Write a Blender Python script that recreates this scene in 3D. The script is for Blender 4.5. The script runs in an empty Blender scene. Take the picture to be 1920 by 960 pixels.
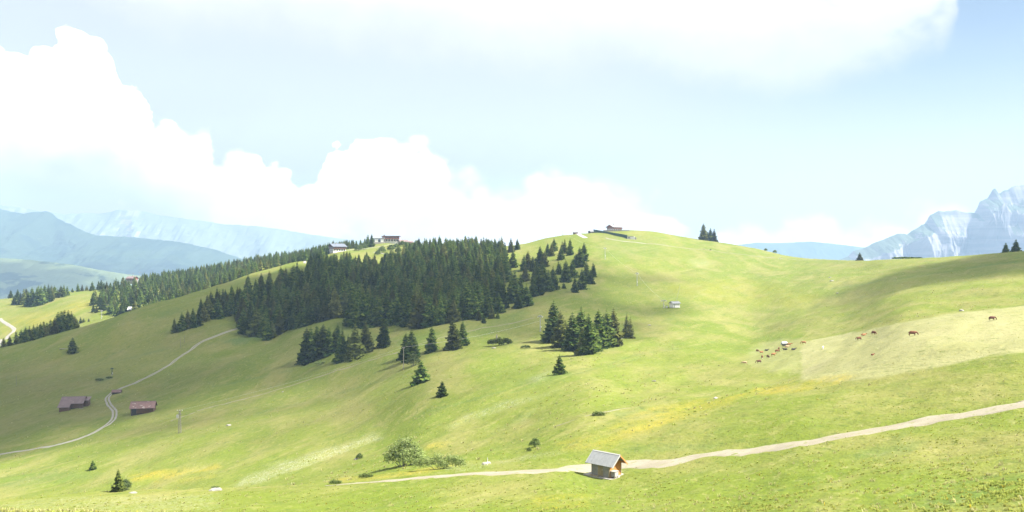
import bpy, bmesh, math, random
import numpy as np
from mathutils import Vector, Matrix
from mathutils.bvhtree import BVHTree

SC = bpy.context.scene
COL = SC.collection
R = math.radians
F = 1663.0                      # focal length in pixels of the 1920 px wide photograph
rnd = random.Random(7)
rng = np.random.default_rng(7)

# ------------------------------------------------------------------ camera, sky, sun, exposure
cam_d = bpy.data.cameras.new('camera'); cam = bpy.data.objects.new('camera', cam_d); COL.objects.link(cam)
cam.location = (0, 0, 0); cam.rotation_euler = (R(90), 0, 0)
cam_d.sensor_width = 36.0; cam_d.lens = 36.0 * F / 1920.0
cam_d.clip_start = 0.5; cam_d.clip_end = 90000
SC.camera = cam
SC.view_settings.view_transform = 'Standard'; SC.view_settings.look = 'None'
SC.view_settings.exposure = 1.92; SC.view_settings.gamma = 1.0
SC.cycles.max_bounces = 5; SC.cycles.diffuse_bounces = 2; SC.cycles.transparent_max_bounces = 12
SC.cycles.volume_bounces = 0; SC.cycles.use_denoising = True
SC.cycles.transmission_bounces = 3; SC.cycles.glossy_bounces = 2
SUN_EL, SUN_AZ = 50.0, 99.0     # azimuth measured clockwise from the view direction (+Y)
sun_dir = Vector((math.sin(R(SUN_AZ)) * math.cos(R(SUN_EL)), math.cos(R(SUN_AZ)) * math.cos(R(SUN_EL)), math.sin(R(SUN_EL))))
sl = bpy.data.lights.new('sun', 'SUN'); sl.energy = 4.6; sl.angle = R(0.55); sl.color = (1.0, 0.955, 0.87)
so = bpy.data.objects.new('sun', sl); COL.objects.link(so)
so.rotation_euler = sun_dir.to_track_quat('Z', 'Y').to_euler()

class NT:
    """small node-tree writer"""
    def __init__(s, tree):
        s.t = tree; s.n = tree.nodes; s.l = tree.links
    def node(s, typ, ins=None, **kw):
        n = s.n.new(typ)
        for k, v in kw.items(): setattr(n, k, v)
        for k, v in (ins or {}).items():
            if hasattr(v, 'is_linked') or hasattr(v, 'links'): s.l.new(v, n.inputs[k])
            else: n.inputs[k].default_value = v
        return n
    def m(s, op, a, b=None, c=None, clamp=False):
        n = s.n.new('ShaderNodeMath'); n.operation = op; n.use_clamp = clamp
        for i, v in enumerate((a, b, c)):
            if v is None: continue
            if isinstance(v, (int, float)): n.inputs[i].default_value = v
            else: s.l.new(v, n.inputs[i])
        return n.outputs[0]
    def mix(s, f, a, b, blend='MIX'):
        n = s.n.new('ShaderNodeMix'); n.data_type = 'RGBA'; n.blend_type = blend
        for i, v in ((0, f), (6, a), (7, b)):
            if isinstance(v, (int, float)): n.inputs[i].default_value = v
            elif isinstance(v, tuple): n.inputs[i].default_value = (*v, 1) if len(v) == 3 else v
            else: s.l.new(v, n.inputs[i])
        return n.outputs[2]
    def noise(s, vec, scale, detail=4, rough=0.55, out=0, dist=0.0):
        n = s.n.new('ShaderNodeTexNoise'); s.l.new(vec, n.inputs['Vector'])
        n.inputs['Scale'].default_value = scale; n.inputs['Detail'].default_value = detail
        n.inputs['Roughness'].default_value = rough; n.inputs['Distortion'].default_value = dist
        return n.outputs[out]
    def ramp(s, f, stops, interp='LINEAR'):
        n = s.n.new('ShaderNodeValToRGB'); n.color_ramp.interpolation = interp
        e = n.color_ramp.elements
        while len(e) < len(stops): e.new(0.5)
        for el, (p, c) in zip(e, stops):
            el.position = p; el.color = (*c, 1) if isinstance(c, tuple) else (c, c, c, 1)
        s.l.new(f, n.inputs[0]); return n.outputs[0]
    def step(s, x, lo, hi):
        n = s.n.new('ShaderNodeMapRange'); n.interpolation_type = 'SMOOTHSTEP'
        s.l.new(x, n.inputs[0])
        for i, v in ((1, lo), (2, hi), (3, 0.0), (4, 1.0)):
            if isinstance(v, (int, float)): n.inputs[i].default_value = v
            else: s.l.new(v, n.inputs[i])
        return n.outputs[0]
    def scalevec(s, vec, sc):
        n = s.n.new('ShaderNodeMapping'); s.l.new(vec, n.inputs[0]); n.inputs['Scale'].default_value = sc
        return n.outputs[0]

def az_el(u, v):
    x, z = (u - 960) / F, (480 - v) / F
    return math.atan2(x, 1.0), math.atan2(z, math.hypot(x, 1.0))

def make_world():
    w = bpy.data.worlds.new('World'); SC.world = w; w.use_nodes = True
    t = NT(w.node_tree); t.n.clear()
    out = t.n.new('ShaderNodeOutputWorld'); bg = t.n.new('ShaderNodeBackground')
    t.l.new(bg.outputs[0], out.inputs[0])
    sky = t.node('ShaderNodeTexSky', sky_type='NISHITA', sun_disc=False)
    sky.sun_elevation = R(SUN_EL); sky.sun_rotation = R(SUN_AZ); sky.altitude = 1600; sky.air_density = 1.0
    sky.dust_density = 0.6; sky.ozone_density = 1.5
    tc = t.n.new('ShaderNodeTexCoord'); d = tc.outputs['Generated']
    sx = t.node('ShaderNodeSeparateXYZ', {0: d}).outputs
    az = t.m('ARCTAN2', sx[0], sx[1]); hor = t.m('SQRT', t.m('ADD', t.m('POWER', sx[0], 2.0), t.m('POWER', sx[1], 2.0)))
    el = t.m('ARCTAN2', sx[2], hor)
    AZ0, AZ1, E0, E1 = -0.72, 0.72, -0.05, 0.50
    def curve(pts, warp=None, e0=E0, e1=E1, raw=False):
        n = t.n.new('ShaderNodeFloatCurve'); cm = n.mapping; c = cm.curves[0]
        P = []
        for u, v in pts:
            a, e = az_el(u, 480 if raw else v)
            P.append(((a - AZ0) / (AZ1 - AZ0), v if raw else (e - e0) / (e1 - e0)))
        P.sort(); c.points[0].location = P[0]; c.points[1].location = P[-1]
        for p in P[1:-1]: c.points.new(*p)
        for p in c.points: p.handle_type = 'VECTOR'
        cm.update()
        a = t.m('DIVIDE', t.m('SUBTRACT', warp or az, AZ0), AZ1 - AZ0, clamp=True)
        t.l.new(a, n.inputs[1])
        return n.outputs[0] if raw else t.m('ADD', t.m('MULTIPLY', n.outputs[0], e1 - e0), e0)
    # billow noise in direction space
    v1 = t.scalevec(d, (1, 1, 1.25))
    vor = t.node('ShaderNodeTexVoronoi', {'Vector': v1, 'Scale': 17.0, 'Detail': 2.0, 'Roughness': 0.55}, feature='F1')
    bil = t.m('SUBTRACT', 0.42, vor.outputs['Distance'])
    n1 = t.m('SUBTRACT', t.noise(v1, 9, 5, 0.6), 0.5); n2 = t.m('SUBTRACT', t.noise(t.scalevec(d, (1, 1, 1.0)), 26, 4, 0.62), 0.5)
    azw = t.m('ADD', az, t.m('MULTIPLY', n2, 0.035))
    top = curve([(-500, 60), (-200, 10), (-60, 30), (0, 38), (60, 42), (95, 48), (125, 36), (165, 36), (205, 50), (222, 85), (232, 122), (262, 124),
                 (292, 186), (325, 192), (350, 232), (380, 218), (405, 222), (412, 290), (450, 270), (480, 262), (515, 274), (560, 296), (600, 306),
                 (622, 258), (650, 234), (685, 240), (720, 246), (765, 232), (800, 236), (830, 262), (840, 290), (900, 294), (960, 318), (1000, 302),
                 (1030, 284), (1070, 284), (1140, 298), (1190, 322), (1235, 336), (1268, 356), (1285, 398), (1340, 396), (1400, 376), (1450, 378), (1500, 368),
                 (1550, 374), (1610, 388), (1660, 380), (1705, 370), (1725, 350), (1765, 340), (1790, 328), (1830, 352), (1870, 342), (1900, 325), (1960, 312), (2200, 330), (2500, 280)], azw)
    d1 = t.m('ADD', t.m('SUBTRACT', top, el), t.m('ADD', t.m('MULTIPLY', bil, 0.034), t.m('ADD', t.m('MULTIPLY', n1, 0.030), t.m('MULTIPLY', n2, 0.016))))
    wisp = t.step(t.noise(t.scalevec(d, (1, 1, 1.3)), 5.0, 2, 0.5), 0.44, 0.62)
    soft = curve([(-400, .02), (900, .02), (1150, .05), (1270, .10), (1400, .14), (1650, .12), (1790, .07), (1920, .2), (2300, .1)], raw=True)
    cum = t.step(d1, t.m('MULTIPLY', wisp, -0.006), t.m('ADD', t.m('MULTIPLY', soft, 0.16), t.m('MULTIPLY', wisp, 0.020)))
    cum = t.m('MULTIPLY', cum, curve([(-400, 1), (1180, 1), (1300, .85), (1600, .95), (1760, .95), (1850, .85), (2300, .9)], raw=True))
    # gaps where blue air and far rock show through, low down
    n3 = t.noise(t.scalevec(d, (1, 1, 1.6)), 14, 3, 0.6)
    low = t.m('MULTIPLY', t.step(el, 0.058, 0.022), t.step(n3, 0.50, 0.66))
    cum = t.m('MULTIPLY', cum, t.m('SUBTRACT', 1.0, t.m('MULTIPLY', low, 0.45)))
    # upper sheet with a ragged soft lower edge
    bot = curve([(-500, -200), (0, -130), (100, -60), (170, 12), (260, 62), (330, 72), (430, 66), (520, 84), (620, 104), (740, 122), (860, 134), (960, 142), (1060, 132),
                 (1150, 128), (1250, 148), (1350, 172), (1450, 172), (1560, 155), (1680, 135), (1760, 100), (1795, 50), (1810, -40), (1900, -160), (2500, -200)],
                t.m('ADD', az, t.m('MULTIPLY', n1, 0.05)), e1=0.62)
    d2 = t.m('ADD', t.m('SUBTRACT', el, bot), t.m('ADD', t.m('MULTIPLY', n1, 0.075), t.m('MULTIPLY', n2, 0.03)))
    up = t.step(d2, -0.012, 0.034)
    hole = t.m('MULTIPLY', t.step(t.noise(t.scalevec(d, (1, 1, 1.4)), 11, 3, 0.55), 0.50, 0.68), t.step(az, 0.28, 0.36))
    up = t.m('MULTIPLY', up, t.m('SUBTRACT', 0.97, t.m('MULTIPLY', hole, 0.85)))
    up = t.m('MULTIPLY', up, t.m('ADD', 0.82, t.m('MULTIPLY', t.step(t.noise(t.scalevec(d, (1, 1, 2.5)), 2.2, 2, 0.5), 0.62, 0.40), 0.18)))
    veil = t.m('MULTIPLY', t.step(t.noise(t.scalevec(d, (1, 1, 5.0)), 4, 3, 0.5), 0.35, 0.75), 0.13)
    # shading of the clouds: thick parts a little greyer
    sh = t.step(t.noise(t.scalevec(d, (1, 1, 1.7)), 7, 3, 0.5), 0.42, 0.66)
    depth = t.step(d1, 0.02, 0.16)
    gl = t.m('MULTIPLY', depth, curve([(-400, 1), (300, 1), (460, .5), (640, .2), (1100, .08), (1400, .3), (1950, .6)], raw=True))
    g = t.m('MULTIPLY', t.m('ADD', t.m('MULTIPLY', sh, 0.8), 0.2), gl)
    c_white, c_grey = (0.56, 0.50, 0.46), (0.235, 0.222, 0.222)
    ccol = t.mix(g, c_white, c_grey)
    bil2 = t.step(t.m('ADD', bil, t.m('MULTIPLY', n2, 0.6)), 0.03, -0.12)
    ccol = t.mix(t.m('MULTIPLY', bil2, t.m('ADD', 0.16, t.m('MULTIPLY', gl, 0.55))), ccol, (0.185, 0.198, 0.210))
    # flat grey undersides low on the left
    und = t.m('MULTIPLY', t.step(el, 0.095, 0.045), t.step(az, -0.30, -0.42))
    ccol = t.mix(t.m('MULTIPLY', und, 0.75), ccol, (0.265, 0.225, 0.208))
    ucol = t.mix(t.m('MULTIPLY', t.step(d2, 0.10, 0.015), 0.85), (0.350, 0.345, 0.340), (0.228, 0.228, 0.234))
    base = t.mix(1.0, sky.outputs[0], (0.046, 0.040, 0.034), 'MULTIPLY')
    # thin bright air toward the horizon
    air = t.step(el, 0.27, -0.03)
    base = t.mix(t.m('MULTIPLY', air, 0.8), base, (0.225, 0.232, 0.232))
    base = t.mix(t.m('MULTIPLY', t.step(el, 0.20, 0.0), 0.75), base, (0.285, 0.262, 0.245))
    base = t.mix(veil, base, (0.24, 0.25, 0.255))
    base = t.mix(t.m('MULTIPLY', t.step(az, 0.50, 0.05), 0.75), base, (0.244, 0.246, 0.247))
    c = t.mix(up, base, ucol); c = t.mix(cum, c, ccol)
    t.l.new(c, bg.inputs[0]); bg.inputs[1].default_value = 1.0
    w.cycles.sampling_method = 'MANUAL'; w.cycles.sample_map_resolution = 512
make_world()
# ------------------------------------------------------------------ tags and mesh helpers
def tag(o, label=None, cat=None, group=None, kind=None):
    if label: o['label'] = label
    if cat: o['category'] = cat
    if group: o['group'] = group
    if kind: o['kind'] = kind
    return o
def link(name, me, parent=None, mat=None):
    o = bpy.data.objects.new(name, me); COL.objects.link(o)
    if parent: o.parent = parent
    if mat is not None and me is not None and not me.materials: me.materials.append(mat)
    return o
def thing(name, label, cat, loc=(0, 0, 0), rz=0.0, group=None):
    o = bpy.data.objects.new(name, None); COL.objects.link(o); o.empty_display_size = 0.3
    o.location = loc; o.rotation_euler = (0, 0, rz)
    return tag(o, label, cat, group)
def np_mesh(name, V, Fa, smooth=False):
    V = np.asarray(V, np.float32); Fa = np.asarray(Fa, np.int32)
    me = bpy.data.meshes.new(name); n, k = Fa.shape
    me.vertices.add(len(V)); me.vertices.foreach_set('co', V.ravel())
    me.loops.add(n * k); me.loops.foreach_set('vertex_index', Fa.ravel())
    me.polygons.add(n); me.polygons.foreach_set('loop_start', np.arange(0, n * k, k, dtype=np.int32))
    me.polygons.foreach_set('use_smooth', np.full(n, smooth, dtype=bool))
    me.update(calc_edges=True); me.validate(); return me
def np_attr(me, name, val, typ='FLOAT'):
    a = me.attributes.new(name, typ, 'POINT'); a.data.foreach_set('value', np.asarray(val).ravel())

# value noise, fbm (numpy)
_P = np.random.default_rng(3).random((256, 256)).astype(np.float64)
def vnoise(x, y):
    xi, yi = np.floor(x).astype(int), np.floor(y).astype(int); fx, fy = x - xi, y - yi
    fx = fx * fx * (3 - 2 * fx); fy = fy * fy * (3 - 2 * fy)
    a = _P[xi & 255, yi & 255]; b = _P[(xi + 1) & 255, yi & 255]; c = _P[xi & 255, (yi + 1) & 255]; d = _P[(xi + 1) & 255, (yi + 1) & 255]
    return (a * (1 - fx) + b * fx) * (1 - fy) + (c * (1 - fx) + d * fx) * fy - 0.5
def fbm(x, y, o=4, g=0.5, l=2.03):
    s = 0; a = 1.0
    for i in range(o):
        s = s + a * vnoise(x + 17.3 * i, y - 9.1 * i); a *= g; x = x * l; y = y * l
    return s
def ridged(x, y, o=5, g=0.5):
    s = 0; a = 1.0
    for i in range(o):
        s = s + a * (1 - 2 * np.abs(vnoise(x + 31.7 * i, y + 11.9 * i)) * 2) ; a *= g; x = x * 2.05; y = y * 2.05
    return s / 2
def sm(x, a, b):
    t = np.clip((x - a) / (b - a), 0, 1); return t * t * (3 - 2 * t)
def pchip(X, Y, xq):
    """monotone cubic through knots; X,Y: (K,N); xq: (M,N) -> (M,N)"""
    h = np.diff(X, axis=0); dl = np.diff(Y, axis=0) / h; m = np.zeros_like(Y)
    w1 = 2 * h[1:] + h[:-1]; w2 = h[1:] + 2 * h[:-1]; same = dl[1:] * dl[:-1] > 0
    with np.errstate(all='ignore'): hm = (w1 + w2) / (w1 / dl[:-1] + w2 / dl[1:])
    m[1:-1] = np.where(same, hm, 0); m[0] = dl[0]; m[-1] = dl[-1]
    out = np.zeros_like(xq)
    idx = np.clip(sum((xq >= X[k][None]).astype(int) for k in range(1, len(X) - 1)), 0, len(X) - 2)
    cols = np.arange(X.shape[1])[None].repeat(xq.shape[0], 0)
    x0, x1, y0, y1, m0, m1 = X[idx, cols], X[idx + 1, cols], Y[idx, cols], Y[idx + 1, cols], m[idx, cols], m[idx + 1, cols]
    H = x1 - x0; t = np.clip((xq - x0) / H, 0, 1)
    return y0 * (1 + 2 * t) * (1 - t) ** 2 + H * m0 * t * (1 - t) ** 2 + y1 * t * t * (3 - 2 * t) + H * m1 * t * t * (t - 1)

# ------------------------------------------------------------------ the lie of the land
# surveyed profiles: for a bearing (given as its column in the photograph) the ground at rising distances,
# each as (distance forward, apparent height row).  Same number of stations on every bearing.
PROF = {
 -1500: [(90, 930), (140, 930), (190, 960), (240, 960), (310, 940), (420, 900), (520, 850), (620, 800), (720, 790), (860, 770), (1000, 700), (1150, 640)],
 -500: [(94, 960), (140, 945), (180, 985), (235, 955), (300, 905), (400, 830), (520, 770), (600, 720), (700, 728), (850, 712), (1000, 650), (1150, 600)],
 0: [(94, 960), (140, 937), (178, 985), (238, 940), (300, 880), (400, 800), (520, 710), (600, 655), (690, 677), (850, 657), (1000, 600), (1150, 562)],
 100: [(93, 960), (140, 930), (180, 978), (238, 936), (300, 870), (400, 788), (520, 700), (620, 628), (710, 652), (850, 634), (1000, 580), (1150, 549)],
 200: [(92, 960), (140, 924), (180, 970), (232, 931), (295, 862), (400, 778), (520, 690), (640, 600), (735, 622), (860, 603), (990, 566), (1150, 541)],
 300: [(91, 960), (138, 919), (178, 958), (225, 926), (290, 850), (400, 765), (520, 675), (690, 567), (770, 598), (870, 580), (1000, 550), (1200, 528)],
 400: [(89, 960), (136, 917), (174, 942), (215, 916), (280, 845), (390, 755), (520, 655), (770, 534), (835, 556), (920, 550), (1040, 532), (1240, 512)],
 500: [(87, 960), (134, 913), (172, 924), (208, 904), (270, 840), (370, 755), (520, 650), (850, 505), (900, 514), (960, 514), (1080, 506), (1280, 492)],
 570: [(86, 960), (132, 911), (168, 912), (205, 892), (262, 835), (360, 755), (490, 648), (880, 487), (930, 491), (990, 491), (1080, 488), (1260, 480)],
 640: [(84, 960), (130, 906), (164, 900), (200, 882), (255, 830), (345, 752), (470, 640), (820, 503), (880, 490), (960, 478), (1050, 469), (1220, 470)],
 720: [(82, 960), (128, 898), (158, 882), (195, 866), (248, 815), (330, 735), (440, 645), (680, 543), (780, 512), (890, 487), (1010, 468), (1150, 455)],
 800: [(80, 960), (126, 889), (152, 870), (188, 850), (240, 790), (315, 715), (400, 650), (520, 590), (640, 548), (750, 515), (880, 480), (1010, 463)],
 880: [(78, 960), (123, 884), (148, 866), (182, 838), (232, 782), (305, 707), (385, 645), (500, 588), (610, 548), (720, 512), (840, 480), (950, 464)],
 960: [(75, 960), (120, 882), (145, 860), (178, 824), (225, 770), (300, 702), (380, 642), (480, 594), (590, 548), (700, 508), (820, 477), (930, 461)],
 1040: [(72, 960), (117, 876), (142, 845), (176, 802), (222, 748), (295, 692), (370, 640), (460, 596), (560, 552), (680, 505), (820, 466), (950, 443)],
 1110: [(70, 960), (117, 880), (140, 833), (175, 784), (222, 733), (300, 682), (375, 641), (460, 600), (560, 550), (680, 500), (820, 460), (950, 437)],
 1200: [(66, 960), (114, 874), (138, 824), (183, 772), (255, 718), (340, 664), (420, 624), (488, 593), (578, 553), (680, 510), (820, 466), (950, 432)],
 1300: [(60, 960), (110, 862), (136, 808), (190, 756), (275, 702), (365, 655), (455, 608), (535, 572), (615, 540), (705, 511), (830, 474), (1000, 447)],
 1400: [(55, 960), (108, 846), (134, 788), (190, 740), (285, 690), (385, 652), (475, 610), (555, 575), (632, 545), (710, 518), (810, 487), (960, 462)],
 1500: [(50, 960), (106, 824), (132, 768), (182, 722), (265, 675), (355, 636), (445, 596), (525, 564), (605, 538), (688, 516), (770, 499), (870, 482)],
 1600: [(46, 960), (104, 809), (130, 752), (170, 702), (236, 655), (318, 622), (398, 588), (468, 560), (540, 536), (615, 515), (690, 497), (765, 486.5)],
 1700: [(42, 960), (102, 793), (128, 736), (160, 682), (206, 634), (268, 598), (340, 566), (410, 540), (480, 519), (550, 502), (610, 491), (660, 485)],
 1800: [(39, 960), (100, 776), (124, 716), (155, 662), (200, 616), (256, 586), (320, 557), (380, 532), (440, 512), (495, 496), (550, 485), (595, 478.5)],
 1920: [(36, 960), (96, 757), (118, 698), (146, 644), (186, 606), (236, 578), (290, 550), (345, 525), (400, 504), (450, 488), (495, 476), (535, 470)],
 2400: [(34, 940), (90, 700), (110, 650), (135, 610), (170, 580), (215, 555), (265, 530), (315, 508), (365, 490), (410, 472), (450, 458), (490, 452)],
 3400: [(34, 800), (80, 620), (100, 590), (125, 560), (160, 540), (200, 520), (240, 500), (290, 480), (340, 462), (380, 445), (420, 432), (460, 425)],
}
uk = np.array(sorted(PROF), float)
RY = np.array([[p[0] for p in PROF[int(u)]] for u in uk], float)      # (U,12)
RZ = np.array([[-(p[1] - 480) / F * p[0] for p in PROF[int(u)]] for u in uk], float)
U = np.concatenate([np.arange(-1500, -60, 20), np.arange(-60, 1980, 3.0), np.arange(1980, 3401, 20)])
Yg = np.concatenate([np.geomspace(2.2, 30, 50, endpoint=False), np.geomspace(30, 120, 190, endpoint=False),
                     np.geomspace(120, 1250, 400, endpoint=False), np.geomspace(1250, 5200, 40, endpoint=False), np.geomspace(5200, 10500, 8)])
uq = np.broadcast_to(U[:, None], (len(U), 12)).copy()
rowsY = pchip(np.repeat(uk[:, None], 12, 1), RY, uq).T                 # (12,U)
rowsZ = pchip(np.repeat(uk[:, None], 12, 1), RZ, uq).T
def sec(Y): return np.sqrt(1 + ((U - 960) / F) ** 2)
K0 = np.full(len(U), 1.0); K1 = np.full(len(U), 14.0)
last = rowsY[-1]; zl = rowsZ[-1]
ext_Y = [last * 1.22, last * 1.7, last * 2.6, np.full(len(U), 4600.0), np.full(len(U), 11000.0)]
ext_Z = [zl - last * 0.035, zl - 150, np.minimum(zl - 320, -330), np.full(len(U), -560.0), np.full(len(U), -560.0)]
KY = np.vstack([K0, K1, rowsY] + ext_Y)
KZ = np.vstack([np.full(len(U), -1.75), np.interp(U, [-1500, 0, 1920, 3400], [-4.6, -4.6, -4.9, -3.8]), rowsZ] + ext_Z)
Zg = pchip(KY, KZ, np.repeat(Yg[:, None], len(U), 1))                  # (Y,U)
Xg = (U[None] - 960) / F * Yg[:, None]
YY = np.repeat(Yg[:, None], len(U), 1)
gk = np.exp(-0.5 * (np.arange(-12, 13) / 6.0) ** 2); gk /= gk.sum()
def smu(G):
    P_ = np.pad(G, ((0, 0), (12, 12)), mode='edge'); return sum(gk[i] * P_[:, i:i + G.shape[1]] for i in range(25))
inner = sm(U, -60, 0) * (1 - sm(U, 1920, 1980)); Zg = Zg * (1 - inner) + smu(Zg) * inner
# relief: swells, small terraces along the slope and hummocks
damp = 1 - sm(YY, 1300, 2200)
far_ok = sm(YY, 25, 60)
a1 = fbm(Xg / 95, YY / 95, 3) * 3.2 * sm(YY, 150, 420)
xr, yr = Xg * .5 + YY * .87, -Xg * .87 + YY * .5
a2 = fbm(xr / 46, yr / 17, 4) * 1.35 * sm(YY, 90, 260)
a3 = fbm(Xg / 9, YY / 9, 3) * 0.42
a4 = (fbm(Xg / 1.7, YY / 1.7, 2) * 0.16) * (1 - sm(YY, 150, 300))
crestfade = 1 - 0.65 * sm(YY / last[None], 0.86, 1.0) * (1 - sm(YY / last[None], 1.0, 1.2))
Zg = Zg + (a1 * crestfade + a2 * crestfade + (a3 * far_ok + a4 * far_ok)) * damp
Zg += fbm(Xg / 900, YY / 900, 4) * 120 * sm(YY, 1900, 3800)
Vg = 480 - Zg / YY * F                                                # apparent row of every grid point

lY = np.log(Yg)
def _at(G, u, Y):
    fu = np.interp(u, U, np.arange(len(U))); fy = np.interp(np.log(Y), lY, np.arange(len(Yg)))
    i = np.minimum(np.floor(fu).astype(int), len(U) - 2); j = np.minimum(np.floor(fy).astype(int), len(Yg) - 2)
    a, b = fu - i, fy - j
    return (G[j, i] * (1 - a) + G[j, i + 1] * a) * (1 - b) + (G[j + 1, i] * (1 - a) + G[j + 1, i + 1] * a) * b
def height(x, y):
    return _at(Zg, np.asarray(x) / np.maximum(y, 1e-3) * F + 960, np.asarray(y, float))
def spot(u, v, ymin=0.0):
    """the ground seen at (u,v) of the photograph, at least ymin metres off"""
    col = np.array([_at(Vg, u, Y) for Y in (Yg,)])[0]
    ok = np.where((Yg > max(ymin, 5)) & (col <= v))[0]
    if len(ok) == 0: j = int(np.argmin(np.where(Yg < 1400, col, 1e9)))
    else: j = ok[0]
    Y = Yg[j]
    if j > 0 and len(ok) and col[j - 1] > v:
        t = (col[j - 1] - v) / (col[j - 1] - col[j]); Y = Yg[j - 1] + t * (Yg[j] - Yg[j - 1])
    x = (u - 960) / F * Y
    return Vector((x, Y, float(height(x, Y))))
def at_dist(u, Y):
    x = (u - 960) / F * Y; return Vector((x, Y, float(height(x, Y))))

def inpoly(px, py, poly):
    P = np.array(poly, float); ins = np.zeros(np.shape(px), bool); j = len(P) - 1
    for i in range(len(P)):
        c = ((P[i, 1] > py) != (P[j, 1] > py)) & (px < (P[j, 0] - P[i, 0]) * (py - P[i, 1]) / (P[j, 1] - P[i, 1] + 1e-12) + P[i, 0])
        ins ^= c; j = i
    return ins
# things of the ground's own colour: hay field, flower drifts, bare wear. Found on the ground where they are seen.
vis = np.zeros_like(Vg, bool)
run = np.full(len(U), 1e9)
for j in range(len(Yg)):
    vis[j] = Vg[j] < run + 0.5; run = np.minimum(run, Vg[j])
UU = np.repeat(U[None], len(Yg), 0)
wob_u = UU + fbm(Xg / 6, YY / 6, 3) * 16; wob_v = Vg + fbm(Xg / 6 + 50, YY / 6, 3) * 7
def blurred(mask, k=2):
    m = mask.astype(float)
    for _ in range(k):
        m[1:-1] = (m[:-2] + 2 * m[1:-1] + m[2:]) / 4; m[:, 1:-1] = (m[:, :-2] + 2 * m[:, 1:-1] + m[:, 2:]) / 4
    return m
def patch(poly, k=2, wob=1.0, ymax=1300):
    u_ = UU + (wob_u - UU) * wob; v_ = Vg + (wob_v - Vg) * wob
    return blurred(inpoly(u_, v_, poly) & (vis) & (YY < ymax), k)
pale = patch([(1503, 712), (1500, 652), (1510, 640), (1600, 623), (1700, 603), (1800, 585), (1990, 566), (1990, 650), (1870, 664), (1760, 688), (1650, 708), (1560, 716)], 2, 0.35)
pale = np.maximum(pale, 0.85 * patch([(1640, 630), (1800, 590), (1990, 570), (1990, 655), (1840, 668), (1700, 690), (1560, 700)], 6, 1.0))
pale = np.maximum(pale, 0.5 * patch([(1395, 684), (1403, 660), (1440, 640), (1510, 636), (1510, 700), (1440, 695)], 5, 1.0))
yel = 0
for P, a, k in (([(240, 893), (300, 883), (400, 873), (412, 878), (330, 893), (250, 902)], .95, 3), ([(280, 902), (400, 888), (405, 893), (300, 907)], .4, 3),
                ([(150, 585), (60, 600), (10, 630), (0, 618), (0, 600), (60, 588), (110, 580), (150, 560), (180, 566)], .5, 6), ([(40, 605), (52, 596), (100, 594), (108, 602), (60, 612)], .8, 4),
                ([(110, 588), (130, 576), (150, 578), (140, 590)], .8, 4), ([(1140, 800), (1180, 780), (1230, 765), (1330, 745), (1420, 735), (1500, 715), (1560, 715), (1480, 735), (1400, 745), (1330, 772), (1200, 812), (1140, 822)], .55, 6),
                ([(1380, 738), (1500, 715), (1590, 700), (1600, 704), (1520, 730), (1400, 742)], .8, 4), ([(800, 833), (850, 828), (842, 840), (810, 842)], .6, 4),
                ([(1040, 830), (1120, 810), (1240, 800), (1140, 840), (1060, 846)], .35, 6), ([(620, 900), (760, 885), (860, 872), (850, 876), (760, 893), (640, 908)], .5, 3),
                ([(1000, 930), (1120, 925), (1100, 950), (1000, 958)], .35, 6), ([(1720, 817), (1745, 816), (1740, 823), (1725, 823)], .6, 3),
                ([(175, 640), (240, 625), (215, 643)], .3, 6), ([(180, 730), (300, 715), (260, 735)], .3, 6), ([(1240, 540), (1400, 520), (1560, 560), (1500, 580), (1300, 560)], .22, 12)):
    yel = np.maximum(yel, patch(P, k) * a)
whi = 0
for P, a, k in (([(560, 880), (500, 902), (440, 915), (455, 895), (520, 870), (600, 842), (700, 815), (720, 820), (640, 852)], .8, 4),
                ([(840, 798), (900, 770), (960, 750), (1000, 742), (1050, 735), (960, 765), (880, 790), (850, 805)], .5, 4), ([(990, 710), (1020, 696), (1040, 698), (1000, 716)], .55, 4),
                ([(1000, 742), (1060, 728), (1020, 745)], .3, 4), ([(1280, 490), (1300, 484), (1340, 494), (1310, 500)], .5, 5), ([(970, 790), (1000, 765), (985, 795)], .4, 3),
                ([(820, 880), (1000, 850), (1100, 838), (1000, 862), (860, 882)], .35, 5), ([(0, 945), (120, 930), (420, 925), (400, 958), (0, 962)], .35, 8)):
    whi = np.maximum(whi, patch(P, k) * a)
grn = 0
for P, a, k in (([(420, 640), (460, 630), (490, 625), (495, 632), (440, 648)], .9, 3), ([(1140, 775), (1230, 760), (1160, 782)], .5, 4), ([(270, 590), (310, 586), (350, 575), (300, 596)], .6, 3),
                ([(170, 712), (210, 706), (190, 716)], .9, 3), ([(0, 900), (100, 880), (200, 890), (100, 905), (0, 915)], .4, 8), ([(1130, 440), (1250, 445), (1240, 480), (1140, 490), (1120, 470)], .3, 12),
                ([(960, 715), (1040, 700), (1100, 690), (1000, 730)], .35, 8), ([(1600, 850), (1750, 820), (1700, 850), (1600, 865)], .5, 8), ([(1700, 950), (1920, 890), (1920, 905), (1760, 960)], .5, 6),
                ([(1180, 838), (1400, 830), (1420, 822), (1300, 845), (1180, 850)], .4, 4), ([(640, 580), (720, 640), (900, 610), (1000, 570), (960, 620), (760, 650), (640, 640)], .35, 10)):
    grn = np.maximum(grn, patch(P, k) * a)
brn = 0
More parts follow.
